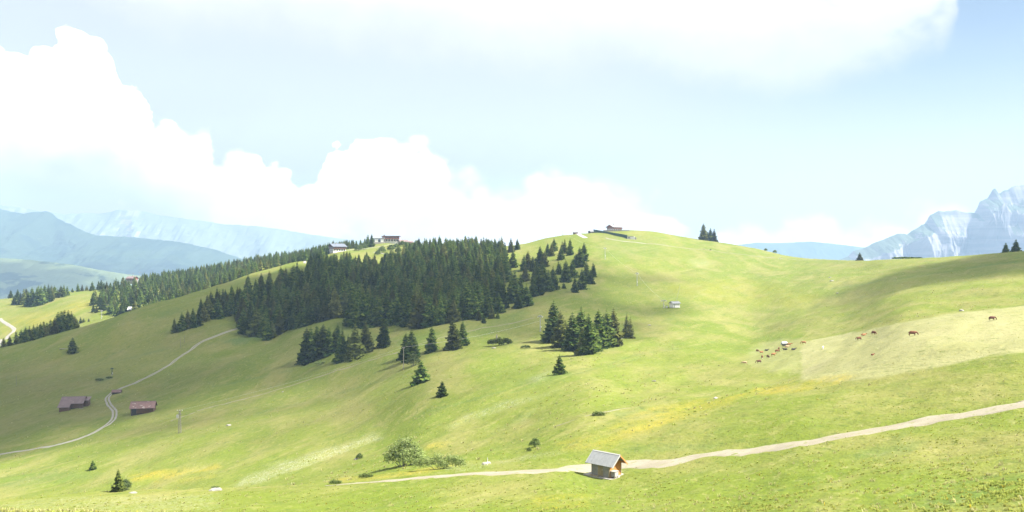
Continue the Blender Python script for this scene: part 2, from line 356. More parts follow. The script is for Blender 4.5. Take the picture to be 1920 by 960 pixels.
for P, a, k in (([(0, 680), (200, 650), (400, 600), (440, 620), (300, 680), (100, 740), (0, 760)], .55, 14), ([(560, 680), (800, 670), (900, 700), (700, 790), (500, 810), (300, 800)], .3, 16),
                ([(1115, 441), (1122, 439), (1130, 441), (1124, 444)], 1.0, 1), ([(1540, 480), (1700, 490), (1900, 475), (1900, 490), (1700, 505), (1560, 500)], .4, 6),
                ([(810, 660), (828, 652), (836, 657), (820, 667)], .7, 3), ([(440, 915), (560, 912), (600, 914), (560, 920), (450, 921)], .6, 2)):
    brn = np.maximum(brn, patch(P, k) * a)

def near_line(pts_, w):
    d2 = np.full(Vg.shape, 1e9)
    for (ua, va), (ub, vb) in zip(pts_[:-1], pts_[1:]):
        du_, dv_ = ub - ua, vb - va; t = np.clip(((UU - ua) * du_ + (Vg - va) * dv_) / (du_ * du_ + dv_ * dv_), 0, 1)
        d2 = np.minimum(d2, (UU - ua - du_ * t) ** 2 + ((Vg - va - dv_ * t) * 1.6) ** 2)
    return np.exp(-d2 / (w * w)) * (d2 < w * w * 9) * vis
cut = 0
for P, w, a in (([(1198, 763), (1208, 768), (1235, 771), (1262, 772), (1302, 775)], 2.2, .9), ([(1560, 702), (1600, 693), (1660, 682), (1700, 672), (1750, 665), (1795, 655)], 2.2, .7), ([(1520, 701), (1580, 697), (1650, 691), (1750, 685), (1800, 680)], 2.0, .5),
                ([(1560, 541), (1650, 527), (1750, 513), (1850, 497), (1930, 487)], 3, .6), ([(960, 735), (1050, 708), (1120, 690), (1180, 668), (1250, 655)], 3, .5), ([(1870, 628), (1895, 622), (1925, 615)], 2.2, .8), ([(1140, 690), (1200, 670), (1260, 655), (1340, 640)], 3, .45),
                ([(20, 720), (120, 700), (220, 676), (320, 652)], 3, .5), ([(40, 775), (140, 748), (240, 728)], 3, .4), ([(400, 725), (520, 700), (620, 676)], 3, .5), ([(480, 775), (600, 748), (720, 712), (800, 690)], 3.5, .5),
                ([(700, 800), (800, 772), (900, 745), (1000, 715)], 3.5, .5), ([(1480, 905), (1600, 872), (1720, 842)], 3, .5), ([(1690, 930), (1800, 905), (1925, 880)], 3.5, .6), ([(1060, 835), (1160, 812), (1260, 792)], 2.5, .5), ([(160, 690), (260, 640), (360, 600)], 3, .4),
                ([(1240, 560), (1360, 556), (1480, 552)], 3, .35), ([(1250, 505), (1340, 530), (1420, 560), (1500, 545)], 3, .3)):
    cut = np.maximum(cut, near_line([(u, v + 0) for u, v in P], w) * a * np.clip(.65 + fbm(Xg / 7, YY / 14, 3) * 1.6, 0, 1))
Zg -= cut * .35 * np.clip(YY / 250, .4, 1.6); Vg = 480 - Zg / YY * F
grn = np.maximum(grn, cut * .9)  # cut lines also get dark green: terrace-edge shading put into the colour
nU, nY = len(U), len(Yg)
idx = np.arange(nU * nY).reshape(nY, nU)
quads = np.stack([idx[:-1, :-1], idx[:-1, 1:], idx[1:, 1:], idx[1:, :-1]], -1).reshape(-1, 4)
g_me = np_mesh('ground', np.stack([Xg, YY, Zg], -1).reshape(-1, 3), quads, smooth=True)
for nm, a in (('pale', pale), ('yellow', yel), ('white', whi), ('lush_and_shade', grn), ('brown', brn)): np_attr(g_me, nm, a)

def new_mat(name):
    m = bpy.data.materials.new(name); m.use_nodes = True; t = NT(m.node_tree); t.n.clear()
    o = t.n.new('ShaderNodeOutputMaterial'); b = t.n.new('ShaderNodeBsdfPrincipled'); t.l.new(b.outputs[0], o.inputs[0])
    b.inputs['Roughness'].default_value = 0.85; b.inputs['Specular IOR Level'].default_value = 0.2
    return m, t, b, o
def ground_mat():
    m, t, b, o = new_mat('meadow_grass'); b.inputs['Specular IOR Level'].default_value = 0.05; b.inputs['Roughness'].default_value = 1.0
    P = t.n.new('ShaderNodeNewGeometry').outputs['Position']
    flat = t.scalevec(P, (1, 0.33, 0.3))
    def att(n): return t.node('ShaderNodeAttribute', attribute_name=n).outputs['Fac']
    nb = t.noise(flat, 0.011, 4, 0.55); nm_ = t.noise(flat, 0.055, 6, 0.6)
    r = t.node('ShaderNodeMapping', {0: P}); r.inputs['Rotation'].default_value = (0, 0, -1.05)
    ns = t.noise(t.scalevec(r.outputs[0], (0.22, 1, 0.3)), 0.16, 6, 0.62); nf = t.noise(flat, 0.9, 4, 0.66); nff = t.noise(flat, 4.5, 2, 0.7)
    col = t.mix(t.step(nb, 0.35, 0.66), (0.110, 0.146, 0.020), (0.139, 0.163, 0.030))
    col = t.mix(t.step(nm_, 0.42, 0.66), col, (0.170, 0.172, 0.050))
    col = t.mix(t.m('MULTIPLY', t.step(ns, 0.52, 0.72), 0.55), col, (0.098, 0.132, 0.030))
    col = t.mix(t.m('MULTIPLY', t.step(ns, 0.46, 0.30), 0.55), col, (0.205, 0.195, 0.070))
    st2 = t.noise(t.scalevec(r.outputs[0], (0.30, 1, 0.4)), 0.65, 4, 0.7)
    col = t.mix(t.m('MULTIPLY', t.step(st2, 0.54, 0.68), 0.42), col, (0.088, 0.115, 0.026))
    col = t.mix(t.m('MULTIPLY', t.step(st2, 0.44, 0.30), 0.42), col, (0.225, 0.215, 0.095))
    # the cooler, well-watered green of the pistes on the right-hand hill, plus shade painted along the cuts
    spx = t.node('ShaderNodeSeparateXYZ', {0: P}).outputs
    col = t.mix(t.m('MULTIPLY', att('lush_and_shade'), 0.75), col, (0.070, 0.125, 0.036))
    col = t.mix(t.m('MULTIPLY', att('brown'), 0.35), col, (0.140, 0.118, 0.052))
    hay = t.mix(t.step(nm_, 0.35, 0.65), (0.250, 0.240, 0.118), (0.215, 0.215, 0.095))
    col = t.mix(t.m('MULTIPLY', att('pale'), t.m('ADD', 0.72, t.m('MULTIPLY', t.step(ns, .3, .6), .25))), col, hay)
    col = t.mix(t.m('MULTIPLY', att('yellow'), t.step(t.m('ADD', nff, t.m('MULTIPLY', ns, .6)), 0.72, 1.0)), col, (0.32, 0.25, 0.025))
    col = t.mix(t.m('MULTIPLY', att('yellow'), t.m('MULTIPLY', t.step(ns, 0.3, 0.65), 0.5)), col, (0.24, 0.205, 0.035))
    col = t.mix(t.m('MULTIPLY', att('white'), t.step(t.m('ADD', nff, t.m('MULTIPLY', t.m('ADD', nf, st2), .4)), 0.82, 1.12)), col, (0.34, 0.34, 0.24))
    # tufts and seed heads
    col = t.mix(t.m('MULTIPLY', t.step(nf, 0.56, 0.68), 0.62), col, (0.072, 0.105, 0.022))
    col = t.mix(t.m('MULTIPLY', t.step(nf, 0.44, 0.32), 0.45), col, (0.235, 0.220, 0.085))
    col = t.mix(t.m('MULTIPLY', t.step(nff, 0.60, 0.76), 0.35), col, (0.27, 0.26, 0.13))
    # far valley floor beyond the hills: darker wood and field mix
    far = t.step(spx[1], 1500, 2600)
    vf = t.mix(t.step(t.noise(P, 0.0022, 8, 0.62), 0.47, 0.56), (0.030, 0.052, 0.022), (0.10, 0.125, 0.045))
    col = t.mix(far, col, vf)
    t.l.new(col, b.inputs['Base Color'])
    h = t.noise(P, 1.3, 3, 0.7)
    bp = t.node('ShaderNodeBump', {'Height': h, 'Strength': 0.36, 'Distance': 1.0}); t.l.new(bp.outputs[0], b.inputs['Normal'])
    return m
ground = link('ground', g_me, mat=ground_mat()); tag(ground, 'rolling green alpine meadow covering the whole hillside', kind='structure')

# ------------------------------------------------------------------ far mountains
def mountain(name, label, Y0, crest, base, mat, wf=1.0, rough=1.0, steps=None, seed=0, du=6, nv=70, umin=-260, umax=2200, back=0.12, spur=0.0):
    """a range whose crest is read off the photograph and put at its real distance, with front and rear flanks"""
    us = np.arange(max(crest[0][0], umin), min(crest[-1][0], umax) + 1, du)
    cv = np.interp(us, [c[0] for c in crest], [c[1] for c in crest])
    zt = (480 - cv) / F * Y0
    s = np.concatenate([np.linspace(0, 1, nv), 1 + np.linspace(0.04, 1, 16)])     # 0 foot .. 1 crest .. 2 rear foot
    S, Uu = np.meshgrid(s, us, indexing='ij'); ZT = np.repeat(zt[None], len(s), 0)
    W = Y0 * 0.30 * wf
    Yd = np.where(S <= 1, Y0 - (1 - S) * W, Y0 + (S - 1) * Y0 * back)
    X = (Uu - 960) / F * Y0
    t = np.where(S <= 1, S, 2 - S)
    prof = steps(t, X) if steps is not None else t ** 0.9
    H = np.maximum(ZT - base, 5)
    Z = base + H * prof
    k = 1 / (H.mean() * 0.55)
    rg = ridged(X * k + seed * 7.7, Yd * k * 0.45 + seed, 6, 0.55) - 0.55
    fade = np.clip((1 - t) * 6, 0, 1) * np.clip(t * 4, 0, 1)
    Z = Z + rg * H * 0.13 * rough * fade + fbm(X * k * 9, X * 0 + 2, 3) * H * .012 * rough * (t > .93)
    Yd = Yd + fbm(X * k * 1.3 + 5, Z * k, 4) * W * 0.16 * rough * fade
    if spur: Yd = Yd - (ridged(X * k * 1.9 + Z * k * .5, Z * k * .25 + 3, 4, .55) - .6) * W * spur * fade * np.clip((1 - t) * 2.2, 0, 1)
    V = np.stack([X * Yd / Y0 * 0 + X, Yd, Z], -1).reshape(-1, 3)
    n, mm = S.shape; ii = np.arange(n * mm).reshape(n, mm)
    q = np.stack([ii[:-1, :-1], ii[:-1, 1:], ii[1:, 1:], ii[1:, :-1]], -1).reshape(-1, 4)
    o = link(name, np_mesh(name, V, q, smooth=False), mat=mat); tag(o, label, kind='structure'); return o
def rock_mat(name, rock, rock2, veg, veg_amount, sc=1.0, forest=None):
    m, t, b, o = new_mat(name); b.inputs['Roughness'].default_value = 1.0; b.inputs['Specular IOR Level'].default_value = 0.0
    g = t.n.new('ShaderNodeNewGeometry'); P = g.outputs['Position']
    nz = t.node('ShaderNodeSeparateXYZ', {0: g.outputs['Normal']}).outputs[2]; pz = t.node('ShaderNodeSeparateXYZ', {0: P}).outputs[2]
    strat = t.noise(t.scalevec(P, (0.15, 0.15, 2.6)), 0.010 * sc, 6, 0.6); nn = t.noise(P, 0.0030 * sc, 7, 0.62)
    c = t.mix(t.step(strat, 0.40, 0.62), rock, rock2)
    f = t.m('ADD', t.m('ADD', t.m('MULTIPLY', nz, 1.0), t.m('MULTIPLY', nn, 1.1)), veg_amount)
    c = t.mix(t.step(f, 1.0, 1.16), c, veg)
    if forest is not None: c = t.mix(t.step(t.noise(P, 0.0026 * sc, 8, 0.65), 0.50, 0.56), c, forest)
    t.l.new(c, b.inputs['Base Color']); return m
def cliffs(t, X):
    w = fbm(X / 700, X * 0 + 3.3, 3) * 0.12
    a, bb = 0.50 + w, 0.74 + w
    return 0.10 * sm(t, a, a + 0.04) + 0.30 * sm(t, bb + .05, bb + 0.11) + 0.60 * t ** 1.35
m_rock = rock_mat('limestone', (0.27, 0.255, 0.265), (0.17, 0.165, 0.185), (0.085, 0.105, 0.075), -0.20)
mountain('mountain_massif', 'pale blue limestone massif with a sheer cliff rising behind the right-hand ridge', 5600,
         [(1560, 492), (1590, 480), (1600, 470), (1618, 466), (1640, 456), (1652, 450), (1684, 437), (1700, 440), (1715, 430), (1728, 420), (1738, 418), (1742, 405), (1760, 395),
          (1775, 396), (1795, 394), (1815, 399), (1832, 400), (1836, 378), (1852, 372), (1861, 355), (1866, 352), (1872, 362), (1890, 355), (1905, 347), (1920, 348), (1990, 330), (2120, 310), (2350, 330)],
         -380, m_rock, wf=0.8, rough=1.5, steps=cliffs, seed=2, du=1.6, nv=120, umax=2350, spur=.22)
m_wood = rock_mat('wooded_slope', (0.20, 0.22, 0.16), (0.17, 0.20, 0.12), (0.045, 0.070, 0.035), 0.30, forest=(0.030, 0.052, 0.028))
mountain('wooded_mountain', 'broad blue wooded mountain falling to the right at the far left', 8200,
         [(-420, 356), (-200, 360), (-60, 376), (0, 390), (20, 397), (42, 401), (62, 398), (85, 396), (100, 401), (108, 410), (135, 422), (160, 435), (180, 441), (205, 443),
          (250, 444), (290, 449), (330, 452), (370, 461), (410, 470), (450, 484), (500, 500), (560, 520)], -560, m_wood, wf=1.0, rough=0.9, seed=5, du=4, umin=-420)
m_low = rock_mat('patchwork_hills', (0.15, 0.17, 0.09), (0.20, 0.21, 0.10), (0.12, 0.15, 0.07), 0.30, sc=1.6, forest=(0.035, 0.055, 0.030))
mountain('foothills', 'low hazy patchwork of woods and fields below the blue mountain', 4600,
         [(-420, 470), (-100, 478), (0, 484), (50, 487), (90, 491), (140, 497), (175, 504), (215, 511), (260, 517), (330, 524), (420, 540), (560, 560)], -520, m_low, wf=1.2, rough=0.5, seed=9, du=4, umin=-420)
m_far = rock_mat('snowy_rock', (0.30, 0.30, 0.31), (0.24, 0.25, 0.26), (0.16, 0.19, 0.16), -0.05, sc=0.8)
mountain('distant_peaks', 'faint pale peaks half lost in the cloud on the left', 9400,
         [(-420, 380), (-100, 372), (40, 390), (120, 402), (150, 400), (190, 401), (225, 393), (262, 395), (300, 404), (350, 410), (420, 420), (500, 426), (560, 436), (640, 448),
          (760, 460), (880, 472), (1000, 482)], -500, m_far, wf=0.5, rough=0.8, seed=11, du=5, umin=-420)
mountain('distant_ridge', 'faint blue ridge low on the horizon behind the saddle', 9400,
         [(1300, 470), (1360, 462), (1420, 455), (1465, 456), (1520, 453), (1570, 458), (1620, 464), (1700, 470), (1800, 474), (1900, 480)], -500, m_wood, wf=0.4, rough=0.5, seed=14, du=5)

# ------------------------------------------------------------------ the air
def haze_box():
    x0, x1, y0, y1, z0, z1 = -19000, 19000, -300, 10900, -760, 740
    V = [(x, y, z) for x in (x0, x1) for y in (y0, y1) for z in (z0, z1)]
    me = np_mesh('haze', V, [(0, 1, 3, 2), (4, 6, 7, 5), (0, 4, 5, 1), (2, 3, 7, 6), (0, 2, 6, 4), (1, 5, 7, 3)])
    m = bpy.data.materials.new('haze'); m.use_nodes = True; t = NT(m.node_tree); t.n.clear()
    o = t.n.new('ShaderNodeOutputMaterial'); v = t.n.new('ShaderNodeVolumePrincipled')
    v.inputs['Color'].default_value = (0.47, 0.70, 1.0, 1); v.inputs['Density'].default_value = HAZE; v.inputs['Anisotropy'].default_value = 0.0
    t.l.new(v.outputs[0], o.inputs['Volume'])
    h = link('haze', me, mat=m); tag(h, 'pale blue summer haze filling the air', kind='stuff')
HAZE = 1.12e-4
haze_box()

# ------------------------------------------------------------------ fair-weather clouds overhead that throw the drifting shade
CLOUD_OP = 0.64
def cloud_mat():
    m = bpy.data.materials.new('cloud_vapour'); m.use_nodes = True; t = NT(m.node_tree); t.n.clear()
    o = t.n.new('ShaderNodeOutputMaterial'); P = t.n.new('ShaderNodeTexCoord').outputs['Object']
    ln = t.node('ShaderNodeVectorMath', {0: t.scalevec(P, (1, 1, 0))}, operation='LENGTH').outputs['Value']
    W = t.n.new('ShaderNodeNewGeometry').outputs['Position']
    n = t.noise(W, 0.0085, 3, 0.6)
    a = t.step(t.m('ADD', t.m('SUBTRACT', 1.0, ln), t.m('MULTIPLY', t.m('SUBTRACT', n, 0.5), 1.3)), 0.02, 0.42)
    tr = t.n.new('ShaderNodeBsdfTransparent'); d = t.node('ShaderNodeBsdfDiffuse', {0: (0.9, 0.9, 0.9, 1)}); tl = t.node('ShaderNodeBsdfTranslucent', {0: (0.9, 0.9, 0.9, 1)})
    w = t.node('ShaderNodeMixShader', {0: 0.5, 1: d.outputs[0], 2: tl.outputs[0]})
    mx = t.node('ShaderNodeMixShader', {0: t.m('MULTIPLY', a, CLOUD_OP), 1: tr.outputs[0], 2: w.outputs[0]}); t.l.new(mx.outputs[0], o.inputs[0])
    return m
M_CLOUD = cloud_mat()
def cloud(gx, gy, rx, ry, gz=-30, alt=1500, turn=0.0):
    """a flat-based cloud standing between the sun and the ground at (gx, gy)"""
    k = (alt - gz) / math.tan(R(SUN_EL)); c = Vector((gx + math.sin(R(SUN_AZ)) * k, gy + math.cos(R(SUN_AZ)) * k, alt))
    V = []; Fc = []; n, mrow = 40, 16
    for i in range(mrow + 1):
        ph = math.pi * i / mrow
        for j in range(n):
            th = 2 * math.pi * j / n; x, y, z = math.sin(ph) * math.cos(th), math.sin(ph) * math.sin(th), math.cos(ph)
            b = 1 + 0.10 * math.sin(th * 3 + gx) + 0.07 * math.sin(th * 5 + gy)
            z = z * (0.32 if z > 0 else 0.07) * (1 + .3 * math.sin(x * 6) * math.sin(y * 7))
            V.append((x * b, y * b, z))
    for i in range(mrow):
        for j in range(n): Fc.append((i * n + j, i * n + (j + 1) % n, (i + 1) * n + (j + 1) % n, (i + 1) * n + j))
    o = link('cloud', np_mesh('cloud', V, Fc, True), mat=M_CLOUD); o.location = c; o.scale = (rx, ry, min(rx, ry)); o.rotation_euler = (0, 0, turn)
    tag(o, 'white fair weather cloud drifting high over the hillside', kind='structure')
cloud(-190, 560, 330, 300, alt=1500)
cloud(-310, 400, 250, 165, alt=1480)
cloud(330, 455, 165, 135, gz=-8, alt=1450)
cloud(-1900, 6300, 2700, 1500, gz=-100, alt=2600)
cloud(-2600, 4200, 900, 500, gz=-300, alt=2500)
# ------------------------------------------------------------------ trees
def leaf_mat(name, ca, cb, cc, trans=0.25, vary=0.35):
    m = bpy.data.materials.new(name); m.use_nodes = True; t = NT(m.node_tree); t.n.clear()
    o = t.n.new('ShaderNodeOutputMaterial')
    oi = t.n.new('ShaderNodeObjectInfo'); g = t.n.new('ShaderNodeNewGeometry')
    tc = t.n.new('ShaderNodeTexCoord').outputs['Object']
    isl = g.outputs['Random Per Island']
    c = t.mix(t.step(isl, 0.15, 0.9), ca, cb)
    c = t.mix(t.m('MULTIPLY', t.step(oi.outputs['Random'], 0.55, 1.0), 0.45), c, cc)
    h = t.node('ShaderNodeHueSaturation', {'Color': c, 'Value': t.m('ADD', 1 - vary / 2, t.m('MULTIPLY', t.m('FRACT', t.m('MULTIPLY', oi.outputs['Random'], 7.31)), vary))})
    d = t.node('ShaderNodeBsdfDiffuse', {0: h.outputs[0]}); tr = t.node('ShaderNodeBsdfTranslucent', {0: h.outputs[0]})
    mx = t.node('ShaderNodeMixShader', {0: trans, 1: d.outputs[0], 2: tr.outputs[0]}); t.l.new(mx.outputs[0], o.inputs[0])
    return m
M_SPRUCE = leaf_mat('spruce_needles', (0.034, 0.068, 0.014), (0.110, 0.150, 0.030), (0.155, 0.130, 0.042), 0.25, 1.0)
M_LARCH = leaf_mat('young_needles', (0.055, 0.082, 0.030), (0.115, 0.140, 0.050), (0.15, 0.135, 0.06), 0.2)
M_LEAF = leaf_mat('broad_leaves', (0.075, 0.12, 0.032), (0.17, 0.215, 0.075), (0.14, 0.18, 0.05), 0.4)
M_WILLOW = leaf_mat('grey_green_leaves', (0.20, 0.27, 0.08), (0.36, 0.42, 0.17), (0.29, 0.34, 0.12), 0.45)
def plain(name, col, rough=0.8, spec=0.2, metal=0.0, noise=0.0, nscale=3.0, col2=None):
    m, t, b, o = new_mat(name); b.inputs['Roughness'].default_value = rough; b.inputs['Specular IOR Level'].default_value = spec
    b.inputs['Metallic'].default_value = metal
    if noise:
        P = t.n.new('ShaderNodeTexCoord').outputs['Object']
        f = t.noise(P, nscale, 5, 0.65); c2 = col2 or tuple(x * (1 - noise) for x in col)
        c = t.mix(t.step(f, 0.38, 0.64), col, c2); t.l.new(c, b.inputs['Base Color'])
    else: b.inputs['Base Color'].default_value = (*col, 1)
    return m
M_BARK = plain('bark', (0.13, 0.10, 0.075), noise=0.4)
M_GREYBARK = plain('grey_bark', (0.27, 0.25, 0.22), noise=0.3)

def spruce_mesh(name, seed, Rw=0.2, levels=36, nb=8, taper=0.85, low=0.03, gap=0.0, tops=1):
    """crown of unit height: whorls of drooping, toothed boughs"""
    g = random.Random(seed); V = []; Fc = []
    def tri(a, b, c): Fc.append((a, b, c))
    def crown(cx, cy, H, Rw, levels, z0):
        for i in range(levels):
            h = z0 + (0.985 - z0) * ((i + g.random() * 0.6) / levels) ** 0.92
            rr = Rw * (1 - h) ** taper * (0.85 + 0.3 * math.sin(h * 23 + seed)) ** 0.35 + 0.006
            n = max(3, int(nb * (0.45 + 0.75 * (1 - h)))); a0 = g.random() * 6.28
            for k in range(n):
                if g.random() < gap: continue
                a = a0 + 6.283 * k / n + g.uniform(-.28, .28); L = rr * g.uniform(0.62, 1.22)
                ca, sa = math.cos(a), math.sin(a); w = L * g.uniform(0.24, 0.36) + 0.004; dr = L * g.uniform(0.22, 0.5)
                b0 = len(V); zz = h * H
                V.append((cx + ca * L * .05, cy + sa * L * .05, zz))
                for s, wd, dz in ((0.42, 0.95, 0.42), (0.78, 0.75, 0.86)):
                    x, y, z = cx + ca * L * s, cy + sa * L * s, zz - dr * dz
                    for sd in (-1, 1):
                        j = g.uniform(0.75, 1.2)
                        V.append((x - sa * w * wd * sd * j, y + ca * w * wd * sd * j, z - w * 0.45 * j))
                    V.append((x, y, z + w * 0.10))
                V.append((cx + ca * L, cy + sa * L, zz - dr * 0.80 + L * .05))
                # two roofs of shoots along the bough
                tri(b0, b0 + 1, b0 + 3); tri(b0, b0 + 3, b0 + 2); tri(b0 + 3, b0 + 1, b0 + 4); tri(b0 + 3, b0 + 4, b0 + 6)
                tri(b0 + 3, b0 + 5, b0 + 2); tri(b0 + 3, b0 + 6, b0 + 5); tri(b0 + 6, b0 + 4, b0 + 7); tri(b0 + 6, b0 + 7, b0 + 5)
                for q in range(2):   # hanging twigs
                    s = g.uniform(0.35, 0.9); x, y, z = cx + ca * L * s, cy + sa * L * s, zz - dr * s; b1 = len(V); e = w * 0.5
                    V.extend([(x - ca * e, y - sa * e, z), (x + ca * e, y + sa * e, z - e * .2), (x + g.uniform(-e, e), y + g.uniform(-e, e), z - L * g.uniform(.22, .42))])
                    tri(b1, b1 + 1, b1 + 2)
        b0 = len(V); V.extend([(cx - .006, cy, .95 * H), (cx + .006, cy - .003, .95 * H), (cx, cy + .006, .95 * H), (cx, cy, 1.01 * H)])
        tri(b0, b0 + 1, b0 + 3); tri(b0 + 1, b0 + 2, b0 + 3); tri(b0 + 2, b0, b0 + 3)
    crown(0, 0, 1.0, Rw, levels, low)
    if tops == 2: crown(Rw * 0.55, Rw * 0.2, 0.86, Rw * 0.85, int(levels * .8), low)
    me = np_mesh(name, V, Fc); me.materials.append(M_SPRUCE); return me
def trunk_mesh(name, H=1.0, r=0.016, sides=7, mat=None):
    V = []; Fc = []
    for z, s in ((-0.03, 1.5), (0.03, 1.0), (0.4 * H, 0.7), (0.94 * H, 0.15)):
        for k in range(sides): V.append((math.cos(k * 6.283 / sides) * r * s, math.sin(k * 6.283 / sides) * r * s, z))
    for i in range(3):
        for k in range(sides): a, b = i * sides + k, i * sides + (k + 1) % sides; Fc.append((a, b, b + sides, a + sides))
    me = np_mesh(name, V, Fc, True); me.materials.append(mat or M_BARK); return me
CROWNS = [spruce_mesh('spruce_crown', 1, 0.285, 34, 10, .72), spruce_mesh('spruce_crown', 2, 0.245, 36, 9, 0.7), spruce_mesh('spruce_crown', 3, 0.32, 32, 11, 0.8),
          spruce_mesh('spruce_crown', 4, 0.265, 36, 9, 0.68, gap=0.12), spruce_mesh('spruce_crown', 5, 0.30, 34, 10, 0.75), spruce_mesh('spruce_crown', 6, 0.225, 34, 9, 0.8, tops=2)]
WIDE = [spruce_mesh('spruce_crown', 11, 0.36, 26, 12, 0.72, 0.0), spruce_mesh('spruce_crown', 12, 0.40, 24, 12, 0.66, 0.0, gap=.1)]
TRUNK = trunk_mesh('spruce_trunk')

trees = []      # dicts: x,y,z,h,variant,label,group,kind
def add_tree(p, h, label, group, var=None, wide=False):
    trees.append(dict(p=p, h=h, label=label, group=group, var=rnd.randrange(len(CROWNS)) if var is None else var, wide=wide))
def by_px(u, vb, vt, label, group=None, ymin=0, **k):
    p = spot(u, vb, ymin); add_tree(p, max(1.2, (vb - vt) / F * p.y * 1.03), label, group, **k)
ORD = ['leftmost', 'second', 'third', 'fourth', 'fifth', 'sixth', 'seventh', 'eighth', 'ninth', 'tenth', 'eleventh', 'twelfth', 'thirteenth', 'fourteenth', 'fifteenth', 'sixteenth', 'seventeenth', 'eighteenth', 'nineteenth', 'twentieth']
def clump(items, what, group, ymin=0, **k):
    items = sorted(items); n = len(items)
    for i, (u, vb, vt) in enumerate(items):
        w = 'leftmost' if i == 0 else 'rightmost' if i == n - 1 else ORD[i] + ' from the left'
        by_px(u, vb, vt, f'spruce {w} in {what}', group, ymin, **k)
# lone trees
by_px(1049, 702, 664, 'lone small spruce below the tall clump on the bright slope')
by_px(790, 716, 675, 'small brownish spruce beside a shrub below the forest', wide=True)
by_px(829, 743, 714, 'smallest round dark spruce alone on the open slope', wide=True)
by_px(718, 650, 592, 'dark spruce standing just right of the lower forest clump')
by_px(810, 659, 611, 'lone dark spruce between two pairs below the forest')
by_px(222, 922, 878, 'small spruce with a leafy bush on its right by the lower left edge', var=4)
by_px(174, 881, 862, 'tiny dark spruce uphill of the spruce at lower left', wide=True)
by_px(136, 660, 632, 'lone dark spruce on the left slope above the barns', wide=True)
by_px(1612, 486.5, 471, 'small round spruce alone on the right skyline', wide=True)
by_px(1886, 471, 452, 'smaller left spruce of the two on the right skyline', wide=True)
by_px(1905, 469.5, 446, 'larger rounded spruce of the two on the right skyline', wide=True)
by_px(1057, 541, 529, 'tiny spruce in the gap between the hillside clumps', wide=True)
by_px(503, 636, 602, 'small paired spruce at the lower tip of the big forest', 'pair at forest tip'); by_px(511, 634, 602, 'brighter right spruce of the pair at the forest tip', 'pair at forest tip')
clump([(772, 674, 616), (761, 670, 624), (779, 671, 632)], 'the tight trio by the wooden pole', 'trio by the wooden pole')
clump([(849, 655, 593), (868, 647, 600), (857, 652, 614)], 'the trio right of the lone spruce', 'trio right of the lone spruce')
clump([(575, 679, 614), (583, 676, 612), (594, 670, 610), (606, 668, 607), (617, 664, 612), (633, 652, 606), (642, 675, 614), (653, 671, 626), (666, 669, 607), (686, 658, 603), (627, 660, 618), (674, 664, 628)],
      'the clump at the foot of the forest', 'clump at the foot of the forest')
by_px(589, 677, 660, 'small pale young spruce in front of the lower clump', wide=True)
clump([(1029, 641, 599), (1038, 641, 564), (1051, 651, 582), (1060, 650, 600), (1073, 656, 585), (1090, 650, 575), (1104, 664, 588), (1093, 664, 612), (1122, 654, 580), (1131, 652, 590), (1138, 650, 578), (1150, 649, 578), (1175, 634, 588), (1045, 644, 592), (1113, 658, 604)],
      'the tall sunlit clump right of centre', 'tall sunlit clump right of centre')
clump([(1039, 472, 446), (1034, 480, 456), (1027, 479, 455), (1059, 475, 447), (1069, 478, 447), (1052, 487, 461), (1095, 489, 454), (1087, 501, 463), (1080, 501, 474)], 'the upper hill clump', 'upper hill clump')
clump([(1047, 514, 488), (1061, 528, 488), (1073, 520, 486), (1100, 528, 490), (1091, 542, 503), (1112, 519, 491), (1108, 532, 505), (1078, 548, 520)], 'the lower right hill clump', 'lower right hill clump')
clump([(1013, 497, 461), (1021, 500, 470), (990, 505, 470), (983, 507, 477), (999, 508, 480), (985, 527, 495), (1007, 520, 488), (1018, 546, 490), (1037, 543, 499), (1028, 545, 505), (1010, 553, 514), (1000, 556, 517), (965, 565, 507), (976, 560, 514), (987, 573, 533), (972, 578, 549), (958, 567, 520), (1001, 530, 500)],
      'the hill wood right of the big forest', 'hill wood right of the big forest')
clump([(958, 473, 446), (970, 468, 447), (962, 501, 469), (947, 492, 466)], 'the few spruces on the central saddle', 'spruces on the central saddle')
clump([(1319, 450, 418), (1327, 450, 432), (1332, 451, 426), (1339, 452, 428)], 'the dark group on the right shoulder skyline', 'dark group on the shoulder skyline')
clump([(327, 623, 596), (341, 620, 585), (352, 617, 580), (362, 614, 577), (372, 611, 581)], 'the lower left tip of the forest arm', 'left tip of the forest arm')
clump([(944, 579, 527), (935, 588, 548), (922, 597, 571), (933, 597, 583), (907, 606, 589), (897, 601, 578), (888, 598, 541), (912, 594, 555)], 'the front right corner of the big forest', 'front right corner of the big forest')
